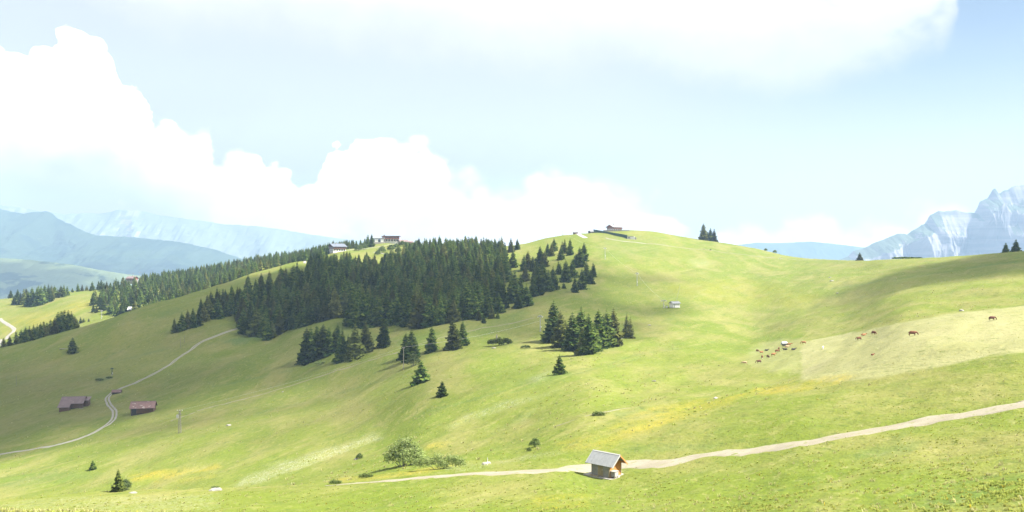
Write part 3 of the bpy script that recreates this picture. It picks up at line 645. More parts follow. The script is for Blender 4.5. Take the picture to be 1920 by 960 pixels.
# beyond the left crest
cl = []
for (u, vb, vt) in [(20, 559, 543), (33, 562, 542), (27, 571, 553), (38, 571, 548), (45, 570, 541), (53, 573, 545), (61, 573, 541), (69, 572, 538), (77, 571, 536), (84, 568, 533), (91, 566, 532), (97, 562, 534), (102, 557, 535), (108, 556, 541), (114, 557, 535), (120, 556, 533), (126, 554, 536), (72, 562, 534), (60, 562, 538), (49, 562, 540)]:
    cl.append((u, vb, vt))
clump(cl, 'the copse on the far left meadow', 'copse on the far left meadow', ymin=800)
clump([(136, 548, 539), (146, 547, 530), (154, 546, 533), (163, 545, 534), (173, 545, 527), (185, 543, 526), (190, 543, 524), (195, 543, 529), (209, 541, 535)], 'the row on the far left meadow skyline', 'row on the far left meadow skyline', ymin=900)
for i, (u, top) in enumerate([(7, 632), (18, 628), (30, 620), (40, 616), (48, 611), (55, 610), (63, 607), (70, 606), (76, 603), (82, 601), (88, 603), (95, 598), (102, 594), (109, 583), (115, 582), (121, 580), (128, 580), (134, 582), (140, 590), (145, 598), (92, 606), (106, 596), (125, 594)]):
    Y = 635 + u * .12 + (i % 4) * 9; p = at_dist(u, Y); h = max(9, ((480 - top) / F * Y - p.z) * 1.0)
    add_tree(p, min(h, 25), 'dark spruce in the wood just behind the left crest', 'wood just behind the left crest')
clump([(175, 585, 569), (181, 586, 573), (157, 604, 595), (166, 603, 596), (151, 606, 594)], 'the scrap of wood right of the left copse', 'scrap of wood by the left gap', ymin=800)
clump([(690, 463, 438), (697, 463, 438), (684, 463, 446), (676, 464, 448), (668, 465, 450), (660, 466, 452), (652, 467, 455)], 'the skyline row between the chalet and the restaurant', 'skyline row right of the chalet', ymin=900)

def scatter(n, rmin, sampler, accept):
    """random points no closer than rmin"""
    cell = {}; out = []
    for _ in range(n):
        u, Y = sampler(); x = (u - 960) / F * Y
        if not accept(u, x, Y): continue
        c = (int(x // rmin), int(Y // rmin)); r = rmin * rnd.uniform(0.8, 1.1)
        if any((x - a) ** 2 + (Y - b) ** 2 < r * r for i in (-1, 0, 1) for j in (-1, 0, 1) for a, b in cell.get((c[0] + i, c[1] + j), ())): continue
        cell.setdefault(c, []).append((x, Y)); out.append((u, x, Y))
    return out
def on_pix(poly, ymin=150, ymax=1150):
    P = np.array(poly)
    def f(u, x, Y):
        if not (ymin < Y < ymax): return False
        v = float(_at(Vg, u, Y)); return bool(inpoly(np.array(u), np.array(v), poly))
    return f
MAIN = [(455, 626), (500, 632), (545, 620), (600, 604), (650, 592), (660, 616), (700, 614), (722, 604), (762, 613), (800, 614), (850, 606), (885, 598), (930, 582), (950, 566), (934, 545), (958, 520), (940, 500), (950, 486), (928, 480), (930, 470),
        (880, 468), (800, 468), (766, 476), (735, 494), (712, 502), (690, 494), (640, 492), (600, 494), (578, 505), (562, 528), (500, 546), (465, 558), (450, 590)]
pts = scatter(30000, 6.9, lambda: (rnd.uniform(445, 955), 380 + 640 * rnd.random() ** 0.8), on_pix(MAIN, 350, 1120))
ARM = [(376, 606), (400, 600), (440, 590), (468, 582), (468, 556), (430, 566), (395, 578), (372, 590)]
pts2 = scatter(3000, 6.5, lambda: (rnd.uniform(370, 470), rnd.uniform(450, 900)), on_pix(ARM, 450, 900))
FARP = [(172, 985), (195, 930), (216, 900), (236, 850), (262, 830), (300, 815), (400, 850), (500, 915), (560, 955), (600, 985), (640, 1060), (665, 1130), (640, 1260), (500, 1330), (350, 1300), (262, 1230), (222, 1120), (200, 1060)]
pts3 = scatter(9000, 8.5, lambda: (rnd.uniform(170, 670), rnd.uniform(800, 1340)), lambda u, x, Y: bool(inpoly(np.array(u), np.array(Y), FARP)))
BARN_U = ((232, 264),)
for (u, x, Y) in pts:
    tv = float(_at(Vg, u, Y)); h = rnd.triangular(10, 22, 16) * (0.85 if Y > 800 else 1)
    if 560 < u < 720 and tv < 530: add_tree(Vector((x, Y, float(height(x, Y)))), h * .8, 'sunlit spruce in the wood below the far chalet', 'wood below the far chalet')
    else: add_tree(Vector((x, Y, float(height(x, Y)))), h, 'dark spruce in the dense forest on the central hillside', 'dense forest on the central hillside')
for (u, x, Y) in pts2: add_tree(Vector((x, Y, float(height(x, Y)))), rnd.uniform(11, 15), 'dark spruce in the forest arm reaching down to the left', 'forest arm reaching left')
for (u, x, Y) in pts3:
    if 228 < u < 268 and Y < 905: continue
    if 233 < u < 262 and Y > 1100: continue
    add_tree(Vector((x, Y, float(height(x, Y)))), rnd.uniform(11, 17) * (0.8 if u > 520 else 1), 'blue-green spruce in the far wood behind the left ridge', 'far wood behind the left ridge')

# which trees does the picture show largest? paint footprints near to far at a coarse grid
trees.sort(key=lambda t: t['p'].y)
occ = np.zeros((480, 960), bool)
for t in trees:
    p, h = t['p'], t['h']; u = (960 + p.x / p.y * F) / 2; vb = (480 - p.z / p.y * F) / 2; vt = (480 - (p.z + h) / p.y * F) / 2
    rad = 0.19 * h / p.y * F / 2; n = 0
    gv = float(_at(Vg, u * 2, p.y)); hid = False
    near = Yg < p.y * 0.97; fu = int(np.clip(np.interp(u * 2, U, np.arange(len(U))), 0, len(U) - 1)); hor = Vg[near & (Yg > 20), fu].min() / 2 if near.any() else 999
    for r in range(max(0, int(vt)), min(480, int(min(vb, hor)) + 1)):
        w = rad * (r - vt) / max(vb - vt, 1) + 0.5; a, b = max(0, int(u - w)), min(960, int(u + w) + 1)
        if b > a: n += int((~occ[r, a:b]).sum()); occ[r, a:b] = True
    t['px'] = n
shown = sorted([t for t in trees if t['px'] > 0], key=lambda t: -t['px'])
solo = [t for t in trees if 'dense' not in t['label'] and 'wood below' not in t['label'] and 'far wood' not in t['label'] and 'forest arm reaching down' not in t['label']]
ids = {id(t) for t in solo}
for t in shown:
    if len(ids) >= 298: break
    ids.add(id(t))
print('TREES', len(trees), 'shown', len(shown), 'solo', len(solo), 'forest', len(pts), len(pts2), len(pts3))
for t in trees:
    if id(t) not in ids: continue
    e = thing('spruce_tree', t['label'], 'tree', t['p'] - Vector((0, 0, 0.15)), rnd.uniform(0, 6.28), t['group'])
    s = t['h']; wd = s * rnd.uniform(1.08, 1.36); e.scale = (wd, wd, s)
    c = link('crown', (WIDE[t['var'] % 2] if t['wide'] else CROWNS[t['var']]), e); link('trunk', TRUNK, e)
# the rest of the wood: thousands of look-alike spruces, most of them hidden behind one another
rest = [t for t in trees if id(t) not in ids]
def instancer(name, pts, scl, rotz, var, sources, label):
    """points that carry whole plants, one node group, one object"""
    me = bpy.data.meshes.new(name); me.vertices.add(len(pts)); me.vertices.foreach_set('co', np.asarray(pts, np.float32).ravel())
    np_attr(me, 'size', np.asarray(scl, np.float32)); np_attr(me, 'turn', np.asarray(rotz, np.float32)); np_attr(me, 'sort', np.asarray(var, np.int32), 'INT')
    o = link(name, me); tag(o, label, kind='stuff')
    ng = bpy.data.node_groups.new(name, 'GeometryNodeTree')
    ng.interface.new_socket('Geometry', in_out='INPUT', socket_type='NodeSocketGeometry'); ng.interface.new_socket('Geometry', in_out='OUTPUT', socket_type='NodeSocketGeometry')
    gi = ng.nodes.new('NodeGroupInput'); go = ng.nodes.new('NodeGroupOutput'); jn = ng.nodes.new('GeometryNodeJoinGeometry'); L = ng.links
    def attr(n, ty='FLOAT'):
        a = ng.nodes.new('GeometryNodeInputNamedAttribute'); a.data_type = ty; a.inputs[0].default_value = n; return a.outputs[0]
    cx = ng.nodes.new('ShaderNodeCombineXYZ'); L.new(attr('turn'), cx.inputs[2])
    for i, ob in enumerate(sources):
        oi = ng.nodes.new('GeometryNodeObjectInfo'); oi.inputs['Object'].default_value = ob; oi.transform_space = 'ORIGINAL'; oi.inputs['As Instance'].default_value = True
        ip = ng.nodes.new('GeometryNodeInstanceOnPoints'); L.new(gi.outputs[0], ip.inputs['Points']); L.new(oi.outputs['Geometry'], ip.inputs['Instance'])
        cmp_ = ng.nodes.new('FunctionNodeCompare'); cmp_.data_type = 'INT'; cmp_.operation = 'EQUAL'
        si = [s for s in cmp_.inputs if s.type == 'INT']; L.new(attr('sort', 'INT'), si[0]); si[1].default_value = i
        L.new(cmp_.outputs[0], ip.inputs['Selection']); L.new(cx.outputs[0], ip.inputs['Rotation']); L.new(attr('size'), ip.inputs['Scale'])
        L.new(ip.outputs[0], jn.inputs[0])
    L.new(jn.outputs[0], go.inputs[0])
    o.modifiers.new('plants', 'NODES').node_group = ng; return o
if rest:
    src = []
    for me in CROWNS: src.append(next(o for o in bpy.data.objects if o.data is me))
    instancer('spruce_forest', [tuple(t['p'] - Vector((0, 0, .15))) for t in rest], [t['h'] for t in rest], [rnd.uniform(0, 6.28) for _ in rest], [t['var'] for t in rest], src,
              'dense mass of dark spruces filling the forest behind its front rows')

# broad-leaved bushes
def bush_mesh(name, seed, lobes, n=2600, leaf=0.05, mat=None, stems=True):
    """unit-high bush: leaf-sized faces spread through several uneven lobes"""
    g = np.random.default_rng(seed); V = []; Fc = []
    w = np.array([l[3] ** 2 for l in lobes]); w = w / w.sum()
    for (cx, cy, cz, r), k in zip(lobes, (w * n).astype(int)):
        d = g.normal(size=(k, 3)); d /= np.linalg.norm(d, axis=1)[:, None]
        d[:, 2] = np.where(d[:, 2] < -0.55, -d[:, 2], d[:, 2])
        bump = 1 + 0.28 * np.sin(d[:, 0] * 7 + seed) * np.sin(d[:, 1] * 6 + 1.3) + 0.2 * np.sin(d[:, 2] * 9 + cx * 20)
        rr = r * (g.random(k) ** 0.35) * bump
        c = np.array([cx, cy, cz]) + d * rr[:, None]; c[:, 2] = np.maximum(c[:, 2], leaf * .5)
        a = g.normal(size=(k, 3)); a /= np.linalg.norm(a, axis=1)[:, None]; b = np.cross(a, d + 0.3 * g.normal(size=(k, 3))); b /= np.linalg.norm(b, axis=1)[:, None] + 1e-9
        s = (leaf * g.uniform(0.55, 1.3, k))[:, None]
        i0 = len(V); Q = np.stack([c - a * s, c - b * s * .6, c + a * s, c + b * s * .6], 1).reshape(-1, 3)
        V.extend(map(tuple, Q)); Fc.extend([(i0 + 4 * j, i0 + 4 * j + 1, i0 + 4 * j + 2, i0 + 4 * j + 3) for j in range(k)])
    me = np_mesh(name, V, Fc); me.materials.append(mat or M_LEAF); return me
def stems_mesh(name, seed, lobes, r=0.012, mat=None):
    g = random.Random(seed); V = []; Fc = []
    for (cx, cy, cz, rr) in lobes:
        for q in range(2):
            p0 = Vector((cx * .25 + g.uniform(-.03, .03), cy * .25, -0.04)); p1 = Vector((cx * .7, cy * .7, cz * .6)); p2 = Vector((cx + g.uniform(-rr, rr) * .6, cy + g.uniform(-rr, rr) * .6, cz + rr * .5))
            pts_ = [p0, p1, p2]; b = len(V)
            for i, p in enumerate(pts_):
                for k in range(5): V.append((p.x + math.cos(k * 1.257) * r * (1 - .4 * i), p.y + math.sin(k * 1.257) * r * (1 - .4 * i), p.z))
            for i in range(2):
                for k in range(5): a_, b_ = b + i * 5 + k, b + i * 5 + (k + 1) % 5; Fc.append((a_, b_, b_ + 5, a_ + 5))
    me = np_mesh(name, V, Fc, True); me.materials.append(mat or M_GREYBARK); return me
ROUND = [(0, 0, .55, .36), (.28, .1, .5, .30), (-.28, -.05, .42, .32), (.05, -.25, .34, .32), (-.1, .25, .62, .26), (.42, -.1, .30, .24), (-.45, .1, .25, .24), (.1, .1, .8, .18)]
SPREAD = [(0, 0, .42, .32), (.5, .1, .40, .34), (-.5, -.05, .34, .34), (.95, .1, .30, .28), (-.9, .1, .26, .26), (.2, -.3, .28, .28), (.7, -.2, .5, .24)]
LOWROW = [(-.9, 0, .30, .5), (-.3, .05, .38, .55), (.4, 0, .34, .55), (1.0, 0, .28, .45)]
def bush(u, vb, hpx, lobes, label, seed, mat, leaf=0.05, n=2600, name='leafy_bush', cat='bush', ymin=0, group=None, rz=None, col=None, wx=1.0):
    p = spot(u, vb, ymin); h = hpx / F * p.y
    e = thing(name, label, cat, p - Vector((0, 0, .06)), 0.0 if rz is None else rz, group); e.scale = (h * wx, h, h)
    link('foliage', bush_mesh('foliage', seed, lobes, n, leaf, mat), e); link('stem', stems_mesh('stem', seed, lobes), e)
    return e
bush(757, 874, 56, ROUND, 'round pale green bush, tallest of the three above the path', 3, M_WILLOW, 0.030, 5200)
bush(822, 880, 38, SPREAD, 'low spreading grey-green bush just above the path, right end', 4, M_WILLOW, 0.032, 4600, wx=1.15)
bush(776, 870, 36, ROUND, 'smaller pale bush filling the gap behind the tallest one', 14, M_WILLOW, 0.04, 2600)
by_px(741, 872, 806, 'thin young spruce poking out behind the tallest pale bush', wide=False, var=1)
by_px(799, 882, 838, 'yellowish young spruce between the bushes above the path', wide=True)
bush(674, 860, 11, ROUND, 'tiny dark bush beside a pale rock on the flowery slope', 5, M_LEAF, 0.09, 700)
bush(629, 907, 9, LOWROW, 'low row of grey-green shrubs left of the path end', 6, M_LEAF, 0.10, 900)
bush(686, 896, 10, LOWROW, 'low row of grey-green shrubs nearer the path', 7, M_LEAF, 0.10, 900)
bush(1003, 838, 18, ROUND, 'small green shrub in the gully above the path', 8, M_LEAF, 0.06, 1200)
bush(992, 846, 8, ROUND, 'tiny green shrub at the foot of the gully shrub', 18, M_LEAF, 0.1, 500)
bush(936, 648, 20, SPREAD, 'dense dark thicket by a dead stump below the forest', 9, M_SPRUCE, 0.06, 2600)
bush(985, 653, 8, SPREAD, 'low green juniper mat right of the dark thicket', 10, M_LEAF, 0.09, 900)
bush(775, 686, 24, ROUND, 'brownish half bare shrub in front of the trio by the pole', 12, M_LARCH, 0.05, 1200)
bush(234, 918, 20, ROUND, 'green leafy bush leaning on the small spruce at lower left', 13, M_LEAF, 0.06, 1500)
bush(404, 916, 6, LOWROW, 'dark green low bush beside a pale slab on the near crest', 15, M_LEAF, 0.14, 500)
bush(600, 684, 10, SPREAD, 'grey scrubby brush below the lower spruce clump', 16, M_WILLOW, 0.09, 700)
bush(186, 714, 7, SPREAD, 'dark green low bush above the left barn', 17, M_LEAF, 0.12, 500)
bush(204, 710, 6, SPREAD, 'dark green low bush beside the lift pylon above the left barn', 19, M_LEAF, 0.12, 500)
bush(1436, 470, 5, ROUND, 'small round bush on the right shoulder skyline, left one', 21, M_LEAF, 0.14, 350, ymin=600)
bush(1453, 472, 6, ROUND, 'small round bush on the right shoulder skyline, right one', 22, M_LEAF, 0.14, 350, ymin=600)
bush(1701, 484.5, 3.5, LOWROW, 'long low strip of dark bushes on the right skyline', 23, M_SPRUCE, 0.2, 900, wx=6.0)
bush(1122, 779, 9, LOWROW, 'green clump at the head of the gully above the hut', 24, M_LEAF, 0.14, 500)
bush(188, 547, 4, LOWROW, 'low dark bush on the far left meadow under the row of trees', 25, M_LEAF, 0.16, 300, ymin=900)
for i, (u, vb, h) in enumerate([(716, 474, 13), (708, 478, 9), (733, 470, 12), (742, 466, 10), (754, 462, 11), (764, 466, 12), (775, 464, 10), (782, 462, 12), (725, 482, 9), (672, 470, 12), (681, 468, 13), (747, 474, 11)]):
    bush(u, vb, h, ROUND, f'leafy green tree {["just left of", "below the left end of", "below the middle of", "below the terrace of", "below the mast of", "below the right end of", "right and below", "beside the spruce at", "on the track below", "in the gap left of", "by the spruce pair left of", "lowest below"][i]} the hilltop restaurant', 30 + i, M_LEAF, 0.09, 700, name='broadleaf_tree', cat='tree', ymin=900, group='leafy trees round the restaurant')
# ------------------------------------------------------------------ small builder for hard things
class MB:
    def __init__(s): s.V = []; s.F = []
    def hexa(s, P):
        b = len(s.V); s.V += [tuple(p) for p in P]
        s.F += [tuple(b + i for i in f) for f in ((0, 3, 2, 1), (4, 5, 6, 7), (0, 1, 5, 4), (1, 2, 6, 5), (2, 3, 7, 6), (3, 0, 4, 7))]; return s
    def box(s, x0, x1, y0, y1, z0, z1):
        return s.hexa([(x0, y0, z0), (x1, y0, z0), (x1, y1, z0), (x0, y1, z0), (x0, y0, z1), (x1, y0, z1), (x1, y1, z1), (x0, y1, z1)])
    def slab(s, a, b, c, d, t):
        """quad a b c d thickened downward along its normal"""
        a, b, c, d = map(Vector, (a, b, c, d)); n = (b - a).cross(d - a).normalized() * t
        return s.hexa([a - n, b - n, c - n, d - n, a, b, c, d])
    def bar(s, a, b, r, r2=None, n=6):
        a, b = Vector(a), Vector(b); r2 = r if r2 is None else r2; d = (b - a).normalized(); q = d.orthogonal().normalized(); w = d.cross(q); i0 = len(s.V)
        for p, rr in ((a, r), (b, r2)):
            for k in range(n): s.V.append(tuple(p + (q * math.cos(6.2832 * k / n) + w * math.sin(6.2832 * k / n)) * rr))
        for k in range(n): s.F.append((i0 + k, i0 + (k + 1) % n, i0 + n + (k + 1) % n, i0 + n + k))
        s.F.append(tuple(i0 + k for k in range(n))[::-1]); s.F.append(tuple(i0 + n + k for k in range(n))); return s
    def gable(s, x0, x1, y0, y1, z0, z1):
        """triangular prism: eaves at z0, ridge along x at z1"""
        ym = (y0 + y1) / 2; b = len(s.V); s.V += [(x0, y0, z0), (x0, y1, z0), (x0, ym, z1), (x1, y0, z0), (x1, y1, z0), (x1, ym, z1)]
        s.F += [(b, b + 2, b + 1), (b + 3, b + 4, b + 5), (b, b + 1, b + 4, b + 3), (b + 1, b + 2, b + 5, b + 4), (b + 2, b, b + 3, b + 5)]; return s
    def done(s, name, mat, parent=None):
        me = bpy.data.meshes.new(name); me.from_pydata(s.V, [], s.F); me.update(); return link(name, me, parent, mat)
def wood_mat(name, a, b, scale=(1, 1, 14), boards=2.0):
    m, t, bs, o = new_mat(name); P = t.n.new('ShaderNodeTexCoord').outputs['Object']
    g = t.noise(t.scalevec(P, scale), boards, 6, 0.6); f = t.noise(P, 1.3, 4, 0.6)
    c = t.mix(t.step(g, 0.35, 0.65), a, b); c = t.mix(t.m('MULTIPLY', t.step(f, 0.45, 0.7), 0.45), c, tuple(x * 0.55 for x in a)); t.l.new(c, bs.inputs['Base Color']); return m
M_ORANGE = wood_mat('oiled_larch', (0.52, 0.235, 0.075), (0.42, 0.175, 0.055)); M_GREYWOOD = wood_mat('weathered_grey_wood', (0.27, 0.26, 0.25), (0.20, 0.195, 0.19))
M_TAN = wood_mat('tan_wood', (0.30, 0.24, 0.15), (0.24, 0.20, 0.13), (10, 10, 0.6)); M_DARKWOOD = wood_mat('sun_darkened_logs', (0.165, 0.095, 0.06), (0.105, 0.066, 0.045))
M_REDWOOD = wood_mat('red_brown_wood', (0.26, 0.095, 0.065), (0.19, 0.075, 0.055)); M_DARKPLANK = plain('dark_planks', (0.055, 0.048, 0.045), noise=.3)
M_SHEET = plain('grey_roof_sheet', (0.235, 0.245, 0.25), 0.5, 0.3, 0.0, 0.12, 2.0); M_RIM = plain('pale_metal_trim', (0.36, 0.36, 0.35), 0.5, 0.4)
M_CONC = plain('pale_concrete', (0.34, 0.32, 0.29), noise=.15); M_WHITE = plain('white_render', (0.72, 0.71, 0.68), noise=.08); M_STONE = plain('pale_stone', (0.30, 0.285, 0.25), noise=.35, nscale=1.2)
M_STEEL = plain('galvanised_steel', (0.42, 0.43, 0.44), 0.45, 0.5, 0.3, 0.15); M_BLUEROOF = plain('slate_blue_roof', (0.13, 0.15, 0.185), 0.6, 0.3, noise=.2, nscale=.5)
M_GREENPANEL = plain('dark_green_panel', (0.045, 0.095, 0.085), 0.6, 0.3, noise=.25, nscale=.6); M_GLASS = plain('window_glass', (0.05, 0.065, 0.08), 0.12, 0.6); M_DARKTEAL = plain('dark_teal_paint', (0.04, 0.075, 0.07))
M_BRIGHTROOF = plain('bright_metal_roof', (0.58, 0.59, 0.60), 0.5, 0.3); M_POLEWOOD = plain('grey_pole_wood', (0.24, 0.22, 0.19), noise=.3); M_REDPAINT = plain('red_paint', (0.5, 0.06, 0.04))
def rust_roof(name, a, b, c, pale=0.62):
    m, t, bs, o = new_mat(name); P = t.n.new('ShaderNodeTexCoord').outputs['Object']
    k = t.mix(t.step(t.noise(P, 0.5, 6, 0.65), 0.42, 0.6), a, b); k = t.mix(t.step(t.noise(t.scalevec(P, (1, 1, 1)), 0.55, 5, 0.6, dist=.6), pale, pale + .05), k, c)
    k = t.mix(t.m('MULTIPLY', t.step(t.noise(t.scalevec(P, (9, 0.3, .3)), 1.0, 3, 0.6), .5, .6), .3), k, tuple(x * .7 for x in a)); t.l.new(k, bs.inputs['Base Color']); bs.inputs['Roughness'].default_value = 0.6; return m
M_ROOF_PURPLE = rust_roof('purple_grey_roof', (0.17, 0.125, 0.125), (0.20, 0.145, 0.145), (0.25, 0.19, 0.17), .64); M_ROOF_RUST = rust_roof('rusty_red_roof', (0.205, 0.125, 0.112), (0.17, 0.105, 0.098), (0.36, 0.30, 0.27), .61)

def flat_roof_pair(e, x0, x1, y0, y1, z0, z1, th, mat, names=('roof', 'roof')):
    ym = (y0 + y1) / 2
    MB().slab((x0, y0, z0), (x1, y0, z0), (x1, ym, z1), (x0, ym, z1), th).done(names[0], mat, e)
    MB().slab((x1, y1, z0), (x0, y1, z0), (x0, ym, z1), (x1, ym, z1), th).done(names[1], mat, e)

# ------------------------------------------------------------------ the small hut by the path
def build_hut():
    p = spot(1137, 893) + Vector((0, 0, .12)); e = thing('small_hut', 'small wooden hut with grey sheet roof and orange gable beside the dirt path', 'hut', p + Vector((0, 0, 0.10)), R(-43)); e.scale = (.95, .95, .95)
    L, W, H, RH = 2.75, 2.45, 1.8, 1.02; x, y = L / 2, W / 2
    MB().box(-x - 1.0, x + .75, -y - .55, y + .65, -1.0, 0).done('concrete_slab', M_CONC, e)
    b = MB()        # inner shell, boards stand on its faces
    b.box(-x, x, -y, y, 0, H); b.gable(-x, x, -y, y, H, H + RH * .86); b.done('wall', M_DARKPLANK, e)
    n = 11; hb = H / n
    for x0, x1, nm in ((-x, -.42, 'left'), (.44, x, 'right')):
        b = MB()
        for i in range(n): b.box(x0 + .004, x1, -y - .045 - .012 * (i % 2), -y, i * hb + .008, (i + 1) * hb - .006)
        tag(b.done('siding', M_GREYWOOD, e), 'weathered grey boards', kind='stuff')
    d = MB()
    for i in range(6): d.box(-.40 + i * .136, -.40 + i * .136 + .126, -y - .05 - .01 * (i % 2), -y, .05, H - .06)
    dr = d.done('door', M_TAN, e); MB().box(.30, .34, -y - .10, -y - .06, .8, .98).done('handle', M_STEEL, dr)
    b = MB(); ng = 17; top = H + RH * .86
    for i in range(ng):
        z0, z1 = i * top / ng, (i + 1) * top / ng
        hw = y if z1 <= H else y * (top - z1) / (top - H)
        if hw > .06: b.box(x, x + .045 + .012 * (i % 2), -hw, hw, z0 + .007, z1 - .005)
    tag(b.done('siding', M_ORANGE, e), 'orange oiled gable boards', kind='stuff')
    b = MB()
    for i in range(ng):
        z0, z1 = i * top / ng, (i + 1) * top / ng; hw = y if z1 <= H else y * (top - z1) / (top - H)
        if hw > .06: b.box(-x - .045, -x, -hw, hw, z0 + .007, z1 - .005)
    for i in range(n): b.box(-x, x, y, y + .045, i * hb + .008, (i + 1) * hb - .006)
    tag(b.done('siding', M_GREYWOOD, e), 'weathered grey boards', kind='stuff')
    for cx, cy in ((-x, -y), (x, -y), (x, y), (-x, y)): MB().box(cx - .07, cx + .075, cy - .07, cy + .075, 0, H + .02).done('corner_post', M_TAN if cx > 0 else M_GREYWOOD, e)
    ox, oy, dz = .78, .42, .42 * RH / y
    z0, z1 = H - dz + .06, H + RH + .06
    flat_roof_pair(e, -x - ox, x + ox, -y - oy, y + oy, z0, z1, .07, M_SHEET)
    MB().slab((-x - ox - .01, -.13, z1 - .06), (x + ox + .01, -.13, z1 - .06), (x + ox + .01, 0, z1 + .035), (-x - ox - .01, 0, z1 + .035), .02).slab((x + ox + .01, .13, z1 - .06), (-x - ox - .01, .13, z1 - .06), (-x - ox - .01, 0, z1 + .035), (x + ox + .01, 0, z1 + .035), .02).done('ridge_cap', M_RIM, e)
    for sy in (-1, 1):
        for i in range(7):
            X = (-x - ox) + (i + .5) * (2 * x + 2 * ox) / 7
            MB().slab((X - .02, sy * (y + oy) , z0 + .035), (X + .02, sy * (y + oy), z0 + .035), (X + .02, sy * .13, z1 - .13 * (z1 - z0) / (y + oy) + .035), (X - .02, sy * .13, z1 - .13 * (z1 - z0) / (y + oy) + .035), .03).done('roof_seam', M_SHEET, e)
    for sx in (-1, 1):
        for sy in (-1, 1):
            X = sx * (x + ox + .005)
            b = MB().hexa([(X, sy * (y + oy), z0 - .2), (X + sx * .035, sy * (y + oy), z0 - .2), (X + sx * .035, 0, z1 - .2), (X, 0, z1 - .2), (X, sy * (y + oy), z0 + .02), (X + sx * .035, sy * (y + oy), z0 + .02), (X + sx * .035, 0, z1 + .02), (X, 0, z1 + .02)])
            b.done('fascia_board', M_RIM if sy < 0 else M_ORANGE, e)
    for yy in (-y * .98, 0, y * .98):
        for s in (-1, 1): MB().box(s * x - (0 if s > 0 else ox - .03), s * x + (ox - .03 if s > 0 else 0), yy - .05, yy + .05, (z1 - abs(yy) / (y + oy) * (z1 - z0)) - .26, (z1 - abs(yy) / (y + oy) * (z1 - z0)) - .12).done('roof_beam', M_ORANGE, e)
    b = MB()
    b.box(-x - .05, -x + 1.4, -y - .5, -y - .28, .005, .09); b.done('loose_board', M_TAN, e)
    # cabinet in front of the gable wall
    w = Vector((x + .42, -y + .55, 0)); w.rotate(Matrix.Rotation(R(-43), 3, 'Z'))
    w *= .95; c = thing('utility_cabinet', 'pale grey box on short legs against the orange gable of the hut', 'cabinet', e.location + w, R(-43))
    MB().box(-.30, .30, -.38, .38, .16, .78).done('cabinet_body', M_GREYWOOD, c); MB().box(-.36, .36, -.44, .44, .78, .84).done('lid', M_CONC, c)
    for sx in (-1, 1):
        for sy in (-1, 1): MB().box(sx * .25 - .04, sx * .25 + .04, sy * .32 - .04, sy * .32 + .04, 0, .16).done('leg', M_TAN, c)
    MB().box(.30, .325, -.30, .30, .22, .72).done('door', M_RIM, c)
build_hut()

# ------------------------------------------------------------------ hay barns
def barn(u, v, L, W, H, RH, rz, label, roof, wall, name='hay_barn', cat='barn', ymin=0, over=.7, dz=0.0, stone=True, extra=None):
    p = spot(u, v, ymin); e = thing(name, label, cat, p + Vector((0, 0, dz)), R(rz)); x, y = L / 2, W / 2
    if stone: MB().box(-x, x, -y, y, -2.2, .25).done('stone_base', M_DARKPLANK if wall is M_DARKWOOD else M_STONE, e)
    MB().box(-x + .05, x - .05, -y + .05, y - .05, .25, H).gable(-x + .05, x - .05, -y + .05, y - .05, H, H + RH * .94).done('wall', wall, e)
    n = max(4, int(H / .3)); b = MB()
    for i in range(n):
        z0 = .25 + (H - .25) * i / n; z1 = .25 + (H - .25) * (i + 1) / n - .03
        b.box(-x - .15, x + .15, -y - .06, -y + .05, z0, z1); b.box(-x - .06, -x + .05, -y + .05, y + .1, z0, z1); b.box(x - .05, x + .06, -y + .05, y + .1, z0, z1)
    tag(b.done('siding', wall, e), 'stacked brown logs', kind='stuff')
    k = RH / y; z0, z1 = H - over * k + .12, H + RH + .12
    flat_roof_pair(e, -x - over, x + over, -y - over, y + over, z0, z1, .12, roof)
    MB().box(-x - over, x + over, -.14, .14, z1 - .03, z1 + .07).done('ridge_cap', M_RIM if roof is M_BRIGHTROOF else roof, e)
    MB().box(-x + .3, -x + 1.2 + (1 if L > 6 else 0), -y - .12, -y - .06, .3, min(H - .1, 2.2)).done('door', M_STEEL if wall is M_WHITE else M_DARKPLANK, e)
    if extra: extra(e, x, y, H, z0, z1)
    return e
def ex1(e, x, y, H, z0, z1):
    # lower lean-to at the left end and a small dormer block at the right
    MB().slab((-x - .7, -y - 3.0, z0 - 1.35), (-x * .02, -y - 3.0, z0 - 1.35), (-x * .02, -y - .6, z0 + .06), (-x - .7, -y - .6, z0 + .06), .12).done('lean_to_roof', M_ROOF_PURPLE, e)
    MB().box(-x, -.3, -y - 2.4, -y - .1, -1.6, z0 - 1.1).done('lean_to_wall', M_DARKWOOD, e)
    MB().box(x + .1, x + 1.9, -1.2, 2.2, -1, H + .9).done('annex_wall', M_DARKWOOD, e)
    MB().slab((x - .1, -2.0, H + .75), (x + 2.4, -2.0, H + .75), (x + 2.4, 2.6, H + 1.9), (x - .1, 2.6, H + 1.9), .1).done('annex_roof', M_ROOF_PURPLE, e)
    MB().box(x - 1.0, x + .8, -y - 1.1, -y - .8, -2.2, .1).done('low_wall', M_STONE, e)
barn(139, 764, 9.6, 7.0, 2.7, 2.3, 8, 'large dark barn with purple-grey roof left of the winding track', M_ROOF_PURPLE, M_DARKWOOD, extra=ex1, dz=.1)
def ex2(e, x, y, H, z0, z1):
    MB().box(x + .3, x + 3.2, -y + .4, -y + 1.0, .5, .75).done('stone_ledge', M_CONC, e)
barn(269, 774, 9.2, 6.4, 2.8, 2.1, 12, 'brown log barn with rusty patched roof right of the winding track', M_ROOF_RUST, M_DARKWOOD, extra=ex2, dz=.1)
